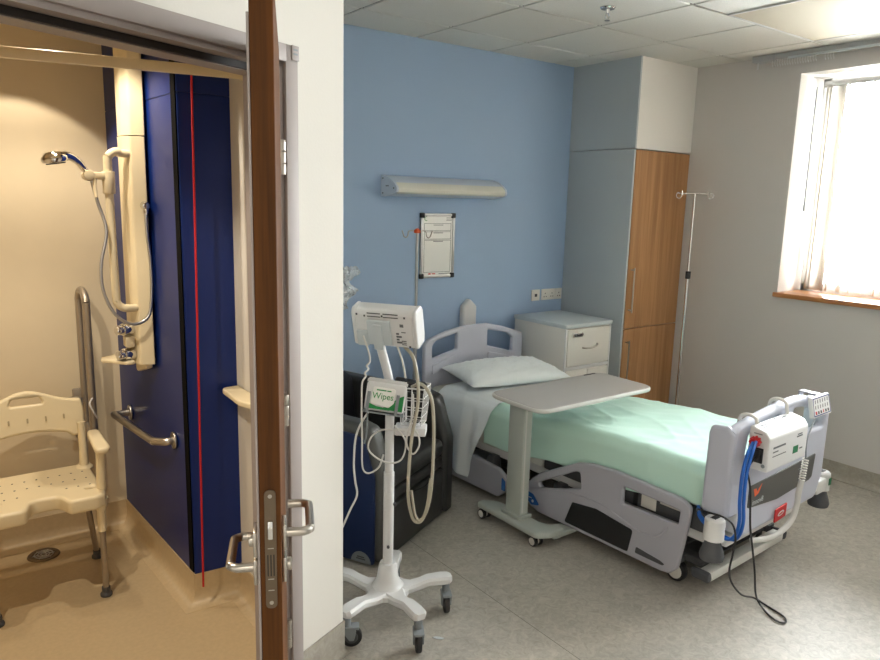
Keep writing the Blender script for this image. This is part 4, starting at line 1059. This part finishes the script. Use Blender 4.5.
# monitor: local frame, -y = back face towards the camera
MA = rad(-55); MC = Vector((CX - .012, CY + .002, 1.233))
MMX = Matrix.Translation(MC) @ Matrix.Rotation(MA, 4, 'Z') @ Matrix.Rotation(rad(17), 4, 'X') @ Matrix.Diagonal((.865, .95, .93, 1))
def mon(name, b, m, par=mt_, **k):
    bmesh.ops.transform(b.bm, matrix=MMX, verts=b.bm.verts); return obj(name, b, m, par, **k)
b = MB(); b.plate(round_poly([(-.042, -.083), (.035, -.083), (.045, -.05), (.045, .06), (.030, .083), (-.03, .083), (-.042, .06)], [.02, .02, .02, .02, .02, .02, .02], 5), (), .27, .008, basis((0, 1, 0), (0, 0, 1), (1, 0, 0))); 
mo = mon('monitor', b, M_white_pl)
for s in (-1, 1):
    b = MB(); b.plate(round_poly([(-.044, -.085), (.037, -.085), (.047, -.05), (.047, .06), (.032, .085), (-.032, .085), (-.044, .06)], .02, 5), (), .02, .009, basis((0, 1, 0), (0, 0, 1), (1, 0, 0), (s * .143, 0, 0)), res=3); mon('end_cover', b, M_white_pl, mo)
b = MB(); b.bb(-.12, .12, .044, .047, -.06, .06, bev=.001); mon('screen', b, M_dark, mo)
for z in (.066, .052):
    for x0, x1 in ((-.075, -.012), (.0, .07)):
        b = MB(); b.bb(x0, x1, -.0432, -.041, z, z + .004); mon('vent', b, M_dgrey, mo)
for x, z in ((-.125, .06), (-.088, .055), (-.005, .058), (.10, .057), (.115, -.072)):
    b = MB(); b.bb(x - .004, x + .004, -.0432, -.041, z - .004, z + .004); mon('screw', b, M_dgrey, mo)
b = MB(); b.bb(-.075, .035, -.060, -.0425, -.068, .042, bev=.006); b.bb(-.045, .0, -.072, -.058, -.085, .03, bev=.012); mon('mounting_plate', b, M_pale_grey, mo)
b = MB(); b.box((-.105, -.046, -.045), (.055, .012, .07), bev=.005); mon('corner_block', b, M_pale_grey, mo)
b = MB()
for k in range(4): b.bb(.055, .068 + .012 * (k % 2), -.0432, -.0415, -.02 - k * .013, -.012 - k * .013)
for k in range(3): b.bb(.078, .10, -.0432, -.0415, -.05 - k * .008, -.046 - k * .008)
b.bb(.075, .092, -.0432, -.0415, .015, .028); b.bb(.08, .1, -.0432, -.0415, -.01, -.006)
mon('label_print', b, M_print, mo)
# wipes pack and holder
WMX = Matrix.Translation((-.624, -1.272, .958)) @ Matrix.Rotation(rad(-34), 4, 'Z') @ Matrix.Rotation(rad(8), 4, 'Y') @ Matrix.Rotation(rad(-8), 4, 'X') @ Matrix.Diagonal((1.04, 1.0, 1.14, 1))
def wmx(b): bmesh.ops.transform(b.bm, matrix=WMX, verts=b.bm.verts); return b
wp = thing('wipes_pack', 'white and green pack of cleaning wipes held on the trolley pole', 'wipes', (-.612, -1.258, .90))
b = MB(); b.box((0, .004, 0), (.148, .034, .098), bev=.012, seg=3); pk_ = obj('pack', wmx(b), M_white_pl, wp)
b = MB(); b.plate([(.018, -.04), (.067, -.04), (.067, .015), (.045, .005), (.03, -.01)], (), .001, .0002, basis((1, 0, 0), (0, 0, 1), (0, -1, 0), (0, -.0137, 0))); b.plate([(-.06, -.041), (.02, -.041), (.025, -.022), (-.005, -.033), (-.03, -.031), (-.062, -.022)], (), .001, .0002, basis((1, 0, 0), (0, 0, 1), (0, -1, 0), (0, -.0137, 0))); obj('green_print', wmx(b), M_green, pk_)
b = MB(); b.plate(round_poly([(-.054, -.024), (.016, -.032), (.034, -.014), (.034, .034), (-.050, .034)], .01), (), .005, .002, basis((1, 0, 0), (0, 0, 1), (0, -1, 0), (0, -.0155, 0))); fl_ = obj('flap', wmx(b), M_board, pk_)
b = MB(); b.text('Wipes', .030, basis((1, 0, 0), (0, 0, 1), (0, -1, 0), (-.010, -.0185, .004)), th=.0008); b.bb(-.036, .0, -.019, -.0178, .0225, .0265); b.bb(.002, .018, -.019, -.0178, .0225, .0265); obj('lettering', wmx(b), M_green, fl_)
b = MB(); b.box((0, .026, -.005), (.15, .004, .11)); b.box((0, .004, -.054), (.15, .045, .004))
for x in (-.062, .045): b.box((x, -.0185, -.02), (.012, .003, .072), bev=.001)
wh_ = obj('wipes_holder', wmx(b), M_midgrey, mt_, label='grey bracket for the wipes pack')
b = MB()
b.box((0, 0, .052), (.15, .003, .010), bev=.001); b.box((0, .006, .056), (.14, .003, .010), bev=.001); wmx(b)
obj('crimped_edge', b, M_white_pl, pk_)
# wire basket on the far side of the pole
BMX = Matrix.Translation((CX + .068, CY - .03, .915)) @ Matrix.Rotation(rad(-50), 4, 'Z') @ Matrix.Diagonal((.86, .86, .95, 1))
b = MB(); x0, x1, y0, y1, z0, z1 = -.03, .085, -.045, .07, -.085, .075
def wire(pts, r=.002, closed=False): b.tube([BMX @ Vector(p) for p in pts], r, 6, 1, closed)
for k in range(5):
    z = z0 + (z1 - z0) * k / 4; sh = .82 + .18 * k / 4
    wire([(x0 * sh, y0 * sh, z), (x1 * sh, y0 * sh, z), (x1 * sh, y1 * sh, z), (x0 * sh, y1 * sh, z)], .0032 if k == 4 else .002, True)
for k in range(5):
    x = x0 + (x1 - x0) * k / 4; wire([(x, y0, z1), (x * .82, y0 * .82, z0), (x * .82, y1 * .82, z0), (x, y1, z1)])
    y = y0 + (y1 - y0) * k / 4; wire([(x1, y, z1), (x1 * .82, y * .82, z0), (x0 * .82, y * .82, z0), (x0, y, z1)])
obj('wire_basket', b, M_white_pl, mt_)
b = MB(); b.box(BMX @ Vector((.01, .01, -.115)), (.125, .075, .035), rot=Matrix.Rotation(rad(-40), 4, 'Z'), bev=.006); mb_ = obj('power_module', b, M_white_pl, mt_)
b = MB(); b.box(BMX @ Vector((.0, .03, .07)), (.13, .05, .045), rot=Matrix.Rotation(rad(-30), 4, 'Z') @ Matrix.Rotation(rad(12), 4, 'Y'), bev=.012); obj('cuff', b, M_navy_in, mt_)
def cab(name, pts, r, m, n=6): 
    b = MB(); b.tube(pts, r, 8, n); return obj(name, b, m, mt_)
cab('pressure_hose', [(-.54, -1.27, 1.15), (-.546, -1.34, 1.12), (-.541, -1.366, 1.034), (-.543, -1.372, .94), (-.560, -1.358, .795), (-.562, -1.345, .591), (-.547, -1.35, .49), (-.53, -1.36, .458), (-.507, -1.375, .474), (-.486, -1.39, .57), (-.478, -1.392, .755), (-.483, -1.39, .916), (-.496, -1.378, .985), (-.508, -1.34, 1.011), (-.515, -1.29, .99)], .0068, M_hose)
cab('pressure_hose', [(-.548, -1.348, .59), (-.536, -1.355, .50), (-.523, -1.364, .468), (-.508, -1.376, .48), (-.496, -1.386, .54), (-.489, -1.392, .64)], .0055, M_hose)
cab('sensor_cable', [(-.676, -1.19, 1.19), (-.679, -1.236, 1.136), (-.676, -1.24, 1.10), (-.690, -1.24, 1.085), (-.682, -1.24, 1.07), (-.698, -1.24, 1.058), (-.694, -1.24, 1.044), (-.708, -1.238, 1.02), (-.714, -1.245, .962), (-.714, -1.246, .88), (-.705, -1.235, .80), (-.689, -1.208, .69), (-.682, -1.212, .653), (-.663, -1.225, .645), (-.633, -1.244, .67), (-.617, -1.25, .72)], .0036, M_cable)
cab('sensor_cable', [(-.575, -1.27, 1.161), (-.571, -1.306, 1.099), (-.56, -1.312, 1.036)], .004, M_cable)
cab('sensor_cable', [(-.546, -1.338, .856), (-.529, -1.362, .812), (-.526, -1.362, .771), (-.548, -1.356, .742), (-.572, -1.352, .771), (-.578, -1.352, .811), (-.565, -1.356, .86), (-.556, -1.362, .916), (-.55, -1.35, .98)], .0036, M_cable)
cab('mains_cable', [(-.62, -1.20, .93), (-.683, -1.164, .808), (-.696, -1.156, .683), (-.692, -1.159, .599), (-.685, -1.163, .536), (-.708, -1.148, .471), (-.732, -1.133, .403), (-.76, -1.10, .3)], .0042, M_cable)
cab('sensor_cable', [(-.60, -1.30, .85), (-.571, -1.332, .795), (-.574, -1.33, .735), (-.596, -1.318, .706), (-.635, -1.291, .706), (-.674, -1.265, .734), (-.69, -1.255, .767), (-.675, -1.26, .81), (-.64, -1.275, .832), (-.60, -1.30, .832), (-.565, -1.32, .828)], .0034, M_cable)
cab('sensor_cable', [(-.66, -1.20, .90), (-.665, -1.20, .80), (-.675, -1.20, .76)], .0034, M_midgrey)

# small floor litter
b = MB(); b.plate([(-.03, -.004), (-.012, -.010), (.012, -.006), (.018, .004), (.002, .008), (-.018, .006)], (), .002, .0005, Matrix.Translation((-.488, -1.478, .0015)) @ Matrix.Rotation(rad(-50), 4, 'Z')); tag(obj('paper_scrap', b, M_pale_grey), 'torn scrap of pale paper on the floor in front of the trolley', 'paper')

# ================================================================== SHOWER ROOM
# shower chair
XC, YB, YF = -1.692, -.045, -.475
ch = thing('shower_chair', 'cream plastic shower chair with armrests and grey legs', 'shower chair', (XC, -.26, 0))
hw = .245
seat = round_poly([(XC - hw, YB), (XC + hw, YB), (XC + hw, YF + .02), (XC + .20, YF), (XC + .085, YF), (XC + .055, YF + .085), (XC - .055, YF + .085), (XC - .085, YF), (XC - .20, YF), (XC - hw, YF + .02)], [.04, .04, .05, .05, .03, .04, .04, .03, .05, .05], 5)
holes = []
for s in (-1, 1): holes.append([(XC + s * .195 + .022 * math.cos(a), YF + .115 + .013 * math.sin(a)) for a in [2 * PI * k / 14 for k in range(14)]])
b = MB(); b.plate(seat, holes, .062, .014, Matrix.Translation((0, 0, .446)), res=3); so_ = obj('seat', b, M_cream, ch)
b = MB()
for i in range(-4, 5):
    for j in range(3):
        if abs(i) <= 1 and j == 2: continue
        x = XC + i * .05; y = YB - .11 - j * .085; b.cyl((x, y, .4762), (x, y, .4776), .0045, None, 8)
obj('drain_holes', b, M_dgrey, so_)
# backrest: curved plate with slot
bo = []
for k in range(13):
    a = k / 12; x = -.245 + .49 * a; bo.append((x, .772 + .052 * (math.sin(PI * a) ** .8) ** 1.2))
bk = [(-.252, .60), (-.255, .72)] + [(-.245 + .49 * k / 12, .768 + .062 * math.exp(-((k - 6) / 3.2) ** 2)) for k in range(13)] + [(.255, .72), (.252, .60), (.195, .60)] + [(.17 - .34 * k / 8, .622 + .02 * math.sin(PI * k / 8)) for k in range(9)] + [(-.195, .60)]
slot = round_poly([(-.075, .768), (.075, .768), (.06, .797), (-.06, .797)], .014, 5)
hs = [slot]
b = MB(); b.plate(round_poly(bk, .02, 4), hs, .03, .012, basis((1, 0, 0), (0, .12, 1), (0, -1, .12), (XC, YB + .035 - .075, 0)), res=3)
for v in b.bm.verts: v.co.y += .012
bk_ = obj('backrest', b, M_cream, ch, sharp=50)
b = MB()
for x in (-.16, -.08, 0, .08, .16):
    q = YB + .035 - .075 + .12 * .70 - .0165 + .012
    b.plate(round_poly([(x - .004, .69), (x + .004, .69), (x + .004, .712), (x - .004, .712)], .0038), (), .003, .0005, basis((1, 0, 0), (0, .12, 1), (0, -1, .12), (XC, q - 0.12 * .70 - .0015, 0)))
obj('back_slots', b, mat('cream recess', (176, 162, 130), .5), bk_)
for s in (-1, 1):
    b = MB(); b.tube([(XC + s * .222, YB - .045, .465), (XC + s * .224, YB - .045, .52), (XC + s * .226, YB - .03, .62), (XC + s * .226, YB - .022, .68)], lambda q: .026 - .006 * math.sin(min(1, q * 2.2) * PI / 2), 14, 4); b.lathe([(.04, .466), (.042, .474), (.03, .486), (.0, .49)], Matrix.Translation((XC + s * .222, YB - .045, 0)), 18); obj('back_post', b, M_cream, ch)
    b = MB(); ax_ = XC + s * .236
    b.tube([(ax_, YF + .085, .46), (ax_ + s * .002, YF + .08, .56), (ax_ + s * .004, YF + .075, .655)], .021, 14, 4); arm_ = obj('armrest', b, M_cream, ch)
    b = MB(); b.plate(round_poly([(-.027, .12), (.027, .12), (.034, -.10), (-.034, -.10)], [.025, .025, .03, .03], 6), (), .028, .011, Matrix.Translation((ax_ + s * .004, YF + .11, .668)) @ Matrix.Rotation(rad(6), 4, 'X'), res=3); obj('arm_pad', b, M_cream, arm_)
    for yl, dy in ((YF + .05, .0), (YB - .03, .02)):
        x1 = XC + s * .226; x0 = XC + s * (.222 if yl < -.3 else .262)
        b = MB(); b.tube([(x1 - s * .004, yl, .30), (x1 - s * .004, yl, .46)], .0185, 14, 1); b.lathe([(.0, .445), (.034, .447), (.026, .41), (.0185, .39)], Matrix.Translation((x1 - s * .004, yl, 0)), 16); lg = obj('leg', b, M_cream, ch)
        b = MB(); b.tube([(x1 - s * .004, yl, .34), (x0, yl + dy, .02)], .014, 12, 1); obj('leg_tube', b, M_grey_alu, lg)
        b = MB(); b.lathe([(0, .0035), (.027, .0035), (.027, .012), (.019, .022), (.019, .042), (.0, .042)], Matrix.Translation((x0, yl + dy, 0)), 18); obj('rubber_foot', b, M_rubber, lg)

for o in ch.children_recursive: o.data.transform(Matrix.Diagonal((.90, 1, 1, 1)))
# fold-up support rail on the back wall
sr = thing('support_rail', 'grey fold-up support rail standing upright on the cream wall', 'grab rail', (-1.42, .2, .56))
RX = -1.42
pts = [(RX, .205, .60), (RX, .205, 1.16)]
for k in range(0, 9):
    a = PI * k / 8; pts.append((RX, .12 + .085 * math.cos(a), 1.195 + .06 * math.sin(a)))
pts += [(RX, .035, 1.15), (RX, .035, .58)]
b = MB(); b.tube(pts, .0175, 14, 2); obj('rail_loop', b, M_grey_alu, sr)
b = MB(); b.bb(RX - .05, RX + .05, .232, .2495, .52, .76, bev=.006); b.bb(RX - .03, RX + .03, .19, .235, .58, .64, bev=.006); b.cyl((RX, .0, .56), (RX, .21, .58), .0175, None, 14); obj('wall_bracket', b, M_grey_alu, sr)
b = MB(); b.bb(RX - .075, RX - .02, .15, .19, .70, .735, bev=.004); obj('latch_block', b, M_steel, sr)
b = MB(); b.tube([(RX + .0, .02, .76), (RX - .018, -.005, .74), (RX - .004, -.012, .70), (RX + .012, .005, .665)], .004, 8, 5); obj('release_lever', b, M_white_pl, sr)

# bent grab rail on the blue panel
gr = thing('grab_rail', 'brushed steel cranked grab rail on the blue panel', 'grab rail', (-1.27, -.2, .65))
def px_(y): return PB[0] + (PF[0] - PB[0]) * (y - PB[1]) / (PF[1] - PB[1])
ya, yb = .09, -.525
pa_, pb_ = px_(ya), px_(yb)
pts = [(pa_ - .004, ya, .645), (pa_ - .05, ya, .645), (pa_ - .070, ya - .010, .645), (pa_ - .077, ya - .04, .646), (pb_ - .077, yb + .11, .662), (pb_ - .072, yb + .06, .667), (pb_ - .05, yb + .015, .672), (pb_ - .03, yb, .675), (pb_ - .003, yb, .676)]
b = MB(); b.tube(pts, .0165, 16, 5); obj('bar', b, M_steel, gr)
for x, y, z in ((pa_, ya, .645), (pb_, yb, .676)):
    b = MB(); b.cyl((x - .012, y, z), (x - .001, y, z), .037, None, 26, bev=.003); obj('flange', b, M_steel, gr)

# shower column: casing, riser, handset, hose, valves, tray
sh = thing('shower_column', 'tall cream shower column with riser rail and chrome handset', 'shower', (-1.26, -.25, .90))
xw = px_(-.25)
cas = round_poly([(xw - .008, -.355), (xw - .062, -.335), (xw - .082, -.28), (xw - .085, -.22), (xw - .062, -.155), (xw - .010, -.135)], [.004, .02, .03, .03, .02, .004], 5)
b = MB(); prism(b, cas, .975, 1.935); obj('casing', b, M_cream, sh)
b = MB(); prism(b, [(x * 1.0 + .002, y) for x, y in cas], 1.939, 2.418); obj('upper_casing', b, M_cream, sh)
b = MB(); b.plate(round_poly([(-.335, .955), (-.16, .905), (-.15, 1.0), (-.335, 1.0)], [.02, .03, .01, .01]), (), .03, .006, basis((0, 1, 0), (0, 0, 1), (1, 0, 0), (xw - .028, 0, 0))); obj('lower_cover', b, M_cream, sh)
rx, ry = xw - .150, -.33
b = MB(); P = [(xw - .05, -.315, 1.862), (xw - .11, -.322, 1.866)]
for k in range(5):
    a = PI / 2 * k / 4; P.append((rx + .04 - .04 * math.sin(a), ry, 1.83 + .04 * math.cos(a)))
P += [(rx, ry, 1.6), (rx + .004, ry, 1.28)]
for k in range(5):
    a = PI / 2 * k / 4; P.append((rx + .044 - .04 * math.cos(a), ry, 1.265 - .04 * math.sin(a)))
P += [(xw - .05, -.315, 1.222)]
b.tube(P, .0165, 14, 3); obj('riser_rail', b, M_cream, sh)
b = MB(); b.cyl((rx, ry, 1.70), (rx, ry, 1.79), .024, None, 18, bev=.003); b.bb(rx - .085, rx + .02, ry - .018, ry + .018, 1.755, 1.785, bev=.008); b.cyl((rx - .075, ry - .03, 1.77), (rx - .075, ry + .03, 1.77), .021, None, 16, bev=.003); b.tube([(rx - .055, ry - .02, 1.76), (rx - .057, ry - .024, 1.72), (rx - .055, ry - .03, 1.685)], .007, 8, 3); obj('handset_holder', b, M_cream, sh)
b = MB(); hx_ = rx - .075
b.tube([(hx_ + .01, ry, 1.755), (hx_ - .012, ry - .01, 1.79), (hx_ - .04, ry - .03, 1.822), (hx_ - .075, ry - .05, 1.84), (hx_ - .105, ry - .06, 1.838)], lambda q: .0105 + .006 * q, 12, 5); hs_ = obj('handset', b, M_chrome, sh)
HMX = Matrix.Translation((hx_ - .125, ry - .065, 1.826)) @ Matrix.Rotation(rad(-10), 4, 'Y')
b = MB(); b.lathe([(0, .028), (.03, .024), (.046, .008), (.048, -.004), (.044, -.012), (0, -.014)], HMX, 24); obj('spray_head', b, M_chrome, hs_)
b = MB(); b.lathe([(0, -.0145), (.036, -.0145), (.034, -.019), (0, -.02)], HMX, 20); obj('spray_face', b, M_dgrey, hs_)
b = MB(); b.tube([(hx_ + .012, ry, 1.752), (hx_ + .03, ry - .004, 1.66), (rx - .025, ry - .03, 1.55), (rx - .055, ry - .045, 1.42), (rx - .055, ry - .055, 1.31), (rx - .015, ry - .06, 1.21), (rx + .05, ry - .06, 1.165), (rx + .115, ry - .05, 1.19), (rx + .135, ry - .045, 1.29), (rx + .135, ry - .05, 1.42), (xw - .026, -.388, 1.55), (xw - .024, -.380, 1.64)], .0068, 10, 6); obj('shower_hose', b, M_alu, sh)
b = MB(); b.cyl((xw - .022, -.352, 1.655), (xw - .022, -.392, 1.655), .018, .014, 16, bev=.003); b.cyl((xw - .022, -.38, 1.62), (xw - .022, -.38, 1.655), .010, None, 12); obj('hose_outlet', b, M_chrome, sh)
for z in (1.128, 1.018):
    b = MB(); b.cyl((xw - .08, -.285, z), (xw - .125, -.30, z), .027, None, 22, bev=.004); v_ = obj('valve', b, M_chrome, sh)
    b = MB(); b.cyl((xw - .124, -.30, z), (xw - .150, -.308, z), .023, .019, 12, bev=.003); b.bb(xw - .15, xw - .125, -.335, -.30, z - .006, z + .006, bev=.003); obj('valve_handle', b, M_chrome, v_)
b = MB(); b.bb(xw - .115, xw - .078, -.32, -.265, 1.052, 1.098, bev=.005); obj('valve_block', b, M_cream, sh)
b = MB(); b.plate(round_poly([(xw - .085, -.345), (xw - .085, -.18), (xw - .12, -.15), (xw - .195, -.20), (xw - .20, -.235), (xw - .12, -.345)], .02), (), .014, .004, Matrix.Translation((0, 0, .988))); obj('soap_tray', b, M_cream, sh)

# small shelf, rail across the room, cord, drain
b = MB(); b.plate(round_poly([(-1.0015, -1.03), (-1.0015, -.73), (-1.075, -.735), (-1.085, -.95), (-1.06, -1.03)], [.002, .002, .03, .04, .02]), (), .022, .005, Matrix.Translation((0, 0, .925))); tag(obj('wall_shelf', b, M_cream), 'small cream corner shelf on the shower room wall behind the open door', 'shelf')
rl_ = thing('curtain_rail', 'straight beige shower curtain rail crossing below the shower room ceiling', 'curtain rail', (-1.9, -.75, 2.11))
ra = Vector((-1.005, -.90, 2.14)); rb = Vector((-2.99, -.46, 2.14)); d_ = rb - ra
b = MB(); b.box((ra + rb) / 2, (d_.length - .004, .02, .036), rot=Matrix.Rotation(math.atan2(d_.y, d_.x), 4, 'Z'), bev=.004); obj('rail_body', b, M_cream, rl_)
b = MB(); b.box(ra + d_.normalized() * .015, (.016, .026, .042), rot=Matrix.Rotation(math.atan2(d_.y, d_.x), 4, 'Z'), bev=.003); obj('wall_cap', b, M_cream, rl_)
b = MB(); b.tube([(-1.153, -.755, 2.419), (-1.166, -.755, 1.3), (-1.182, -.756, .10)], .0043, 8, 2)
tag(obj('pull_cord', b, M_redcord), 'long red emergency pull cord hanging in front of the dark panel', 'pull cord')
dn = thing('floor_drain', 'round metal drain grate in the shower floor', 'drain', (-1.66, .10, .004))
b = MB(); b.lathe([(.0, .006), (.048, .006), (.05, .009), (.066, .009), (.07, .004), (0, .004)], Matrix.Translation((-1.66, .10, 0)), 28); dg_ = obj('rim', b, M_bronze, dn)
b = MB()
for r_ in (.012, .026, .040): b.tube([(-1.66 + r_ * math.cos(a), .10 + r_ * math.sin(a), .009) for a in [2 * PI * k / 20 for k in range(20)]], .0025, 6, 1, True)
for k in range(6): b.tube([(-1.66 + .01 * math.cos(k * PI / 3), .10 + .01 * math.sin(k * PI / 3), .009), (-1.66 + .047 * math.cos(k * PI / 3), .10 + .047 * math.sin(k * PI / 3), .009)], .002, 6, 1)
obj('grate', b, M_alu, dn)

# ================================================================== LIGHT
w = bpy.data.worlds.new('sky'); sc.world = w; w.use_nodes = True
bg = w.node_tree.nodes['Background']; bg.inputs[0].default_value = (0.98, 0.97, 1.0, 1); bg.inputs[1].default_value = 34.0
pt = bpy.data.lights.new('window_portal', 'AREA'); pt.shape = 'RECTANGLE'; pt.size = 1.42; pt.size_y = 2.7
try: pt.cycles.is_portal = True
except Exception: pass
po = bpy.data.objects.new('window_portal', pt); COL.objects.link(po); po.location = (3.075, -2.37, 1.86); po.rotation_euler = (0, rad(90), 0)
def spot(name, loc, e, size=150, rad_=.03, blend=.12):
    l = bpy.data.lights.new(name, 'SPOT'); l.energy = e; l.color = (1.0, .87, .69); l.spot_size = rad(size); l.spot_blend = blend; l.shadow_soft_size = rad_
    o = bpy.data.objects.new(name, l); COL.objects.link(o); o.location = loc; return o
for lc, e, sz, bl in (((-2.09, -1.19, 2.412), 30, 118, .3), ((-1.58, -.50, 2.412), 20, 122, .4), ((-1.63, -.08, 2.412), 9, 97, .15)): spot('downlight', lc, e, sz, .014, bl)

el = bpy.data.lights.new('warm_fill', 'AREA'); el.shape = 'SQUARE'; el.size = .55; el.energy = 9; el.color = (1.0, .88, .72)  # unseen warm fill light, added behind the camera to brighten the bedroom
eo = bpy.data.objects.new('warm_fill', el); COL.objects.link(eo); eo.location = (-2.7, -4.5, 2.69)
# ================================================================== CAMERA
cd = bpy.data.cameras.new('camera'); cam = bpy.data.objects.new('camera', cd); COL.objects.link(cam)
rt = Vector((0.80430939, -0.59366541, 0.0254516)); up = Vector((0.08642523, 0.1592529, 0.98344761)); fw = Vector((0.58789207, 0.78879648, -0.17939627))
cam.matrix_world = basis(rt, up, -fw, (-2.03604674, -3.50467418, 1.70738553))
cd.sensor_width = 36; cd.lens = 710.0 * 36 / 880; cd.clip_start = .02
sc.camera = cam
sc.view_settings.view_transform = 'Standard'; sc.view_settings.look = 'None'; sc.view_settings.gamma = 1; sc.view_settings.use_curve_mapping = False
sc.view_settings.exposure = 1.02
sc.render.engine = 'CYCLES'
sc.cycles.use_denoising = True
sc.cycles.max_bounces = 10; sc.cycles.diffuse_bounces = 8; sc.cycles.sample_clamp_indirect = 8.0; sc.cycles.caustics_reflective = False; sc.cycles.caustics_refractive = False
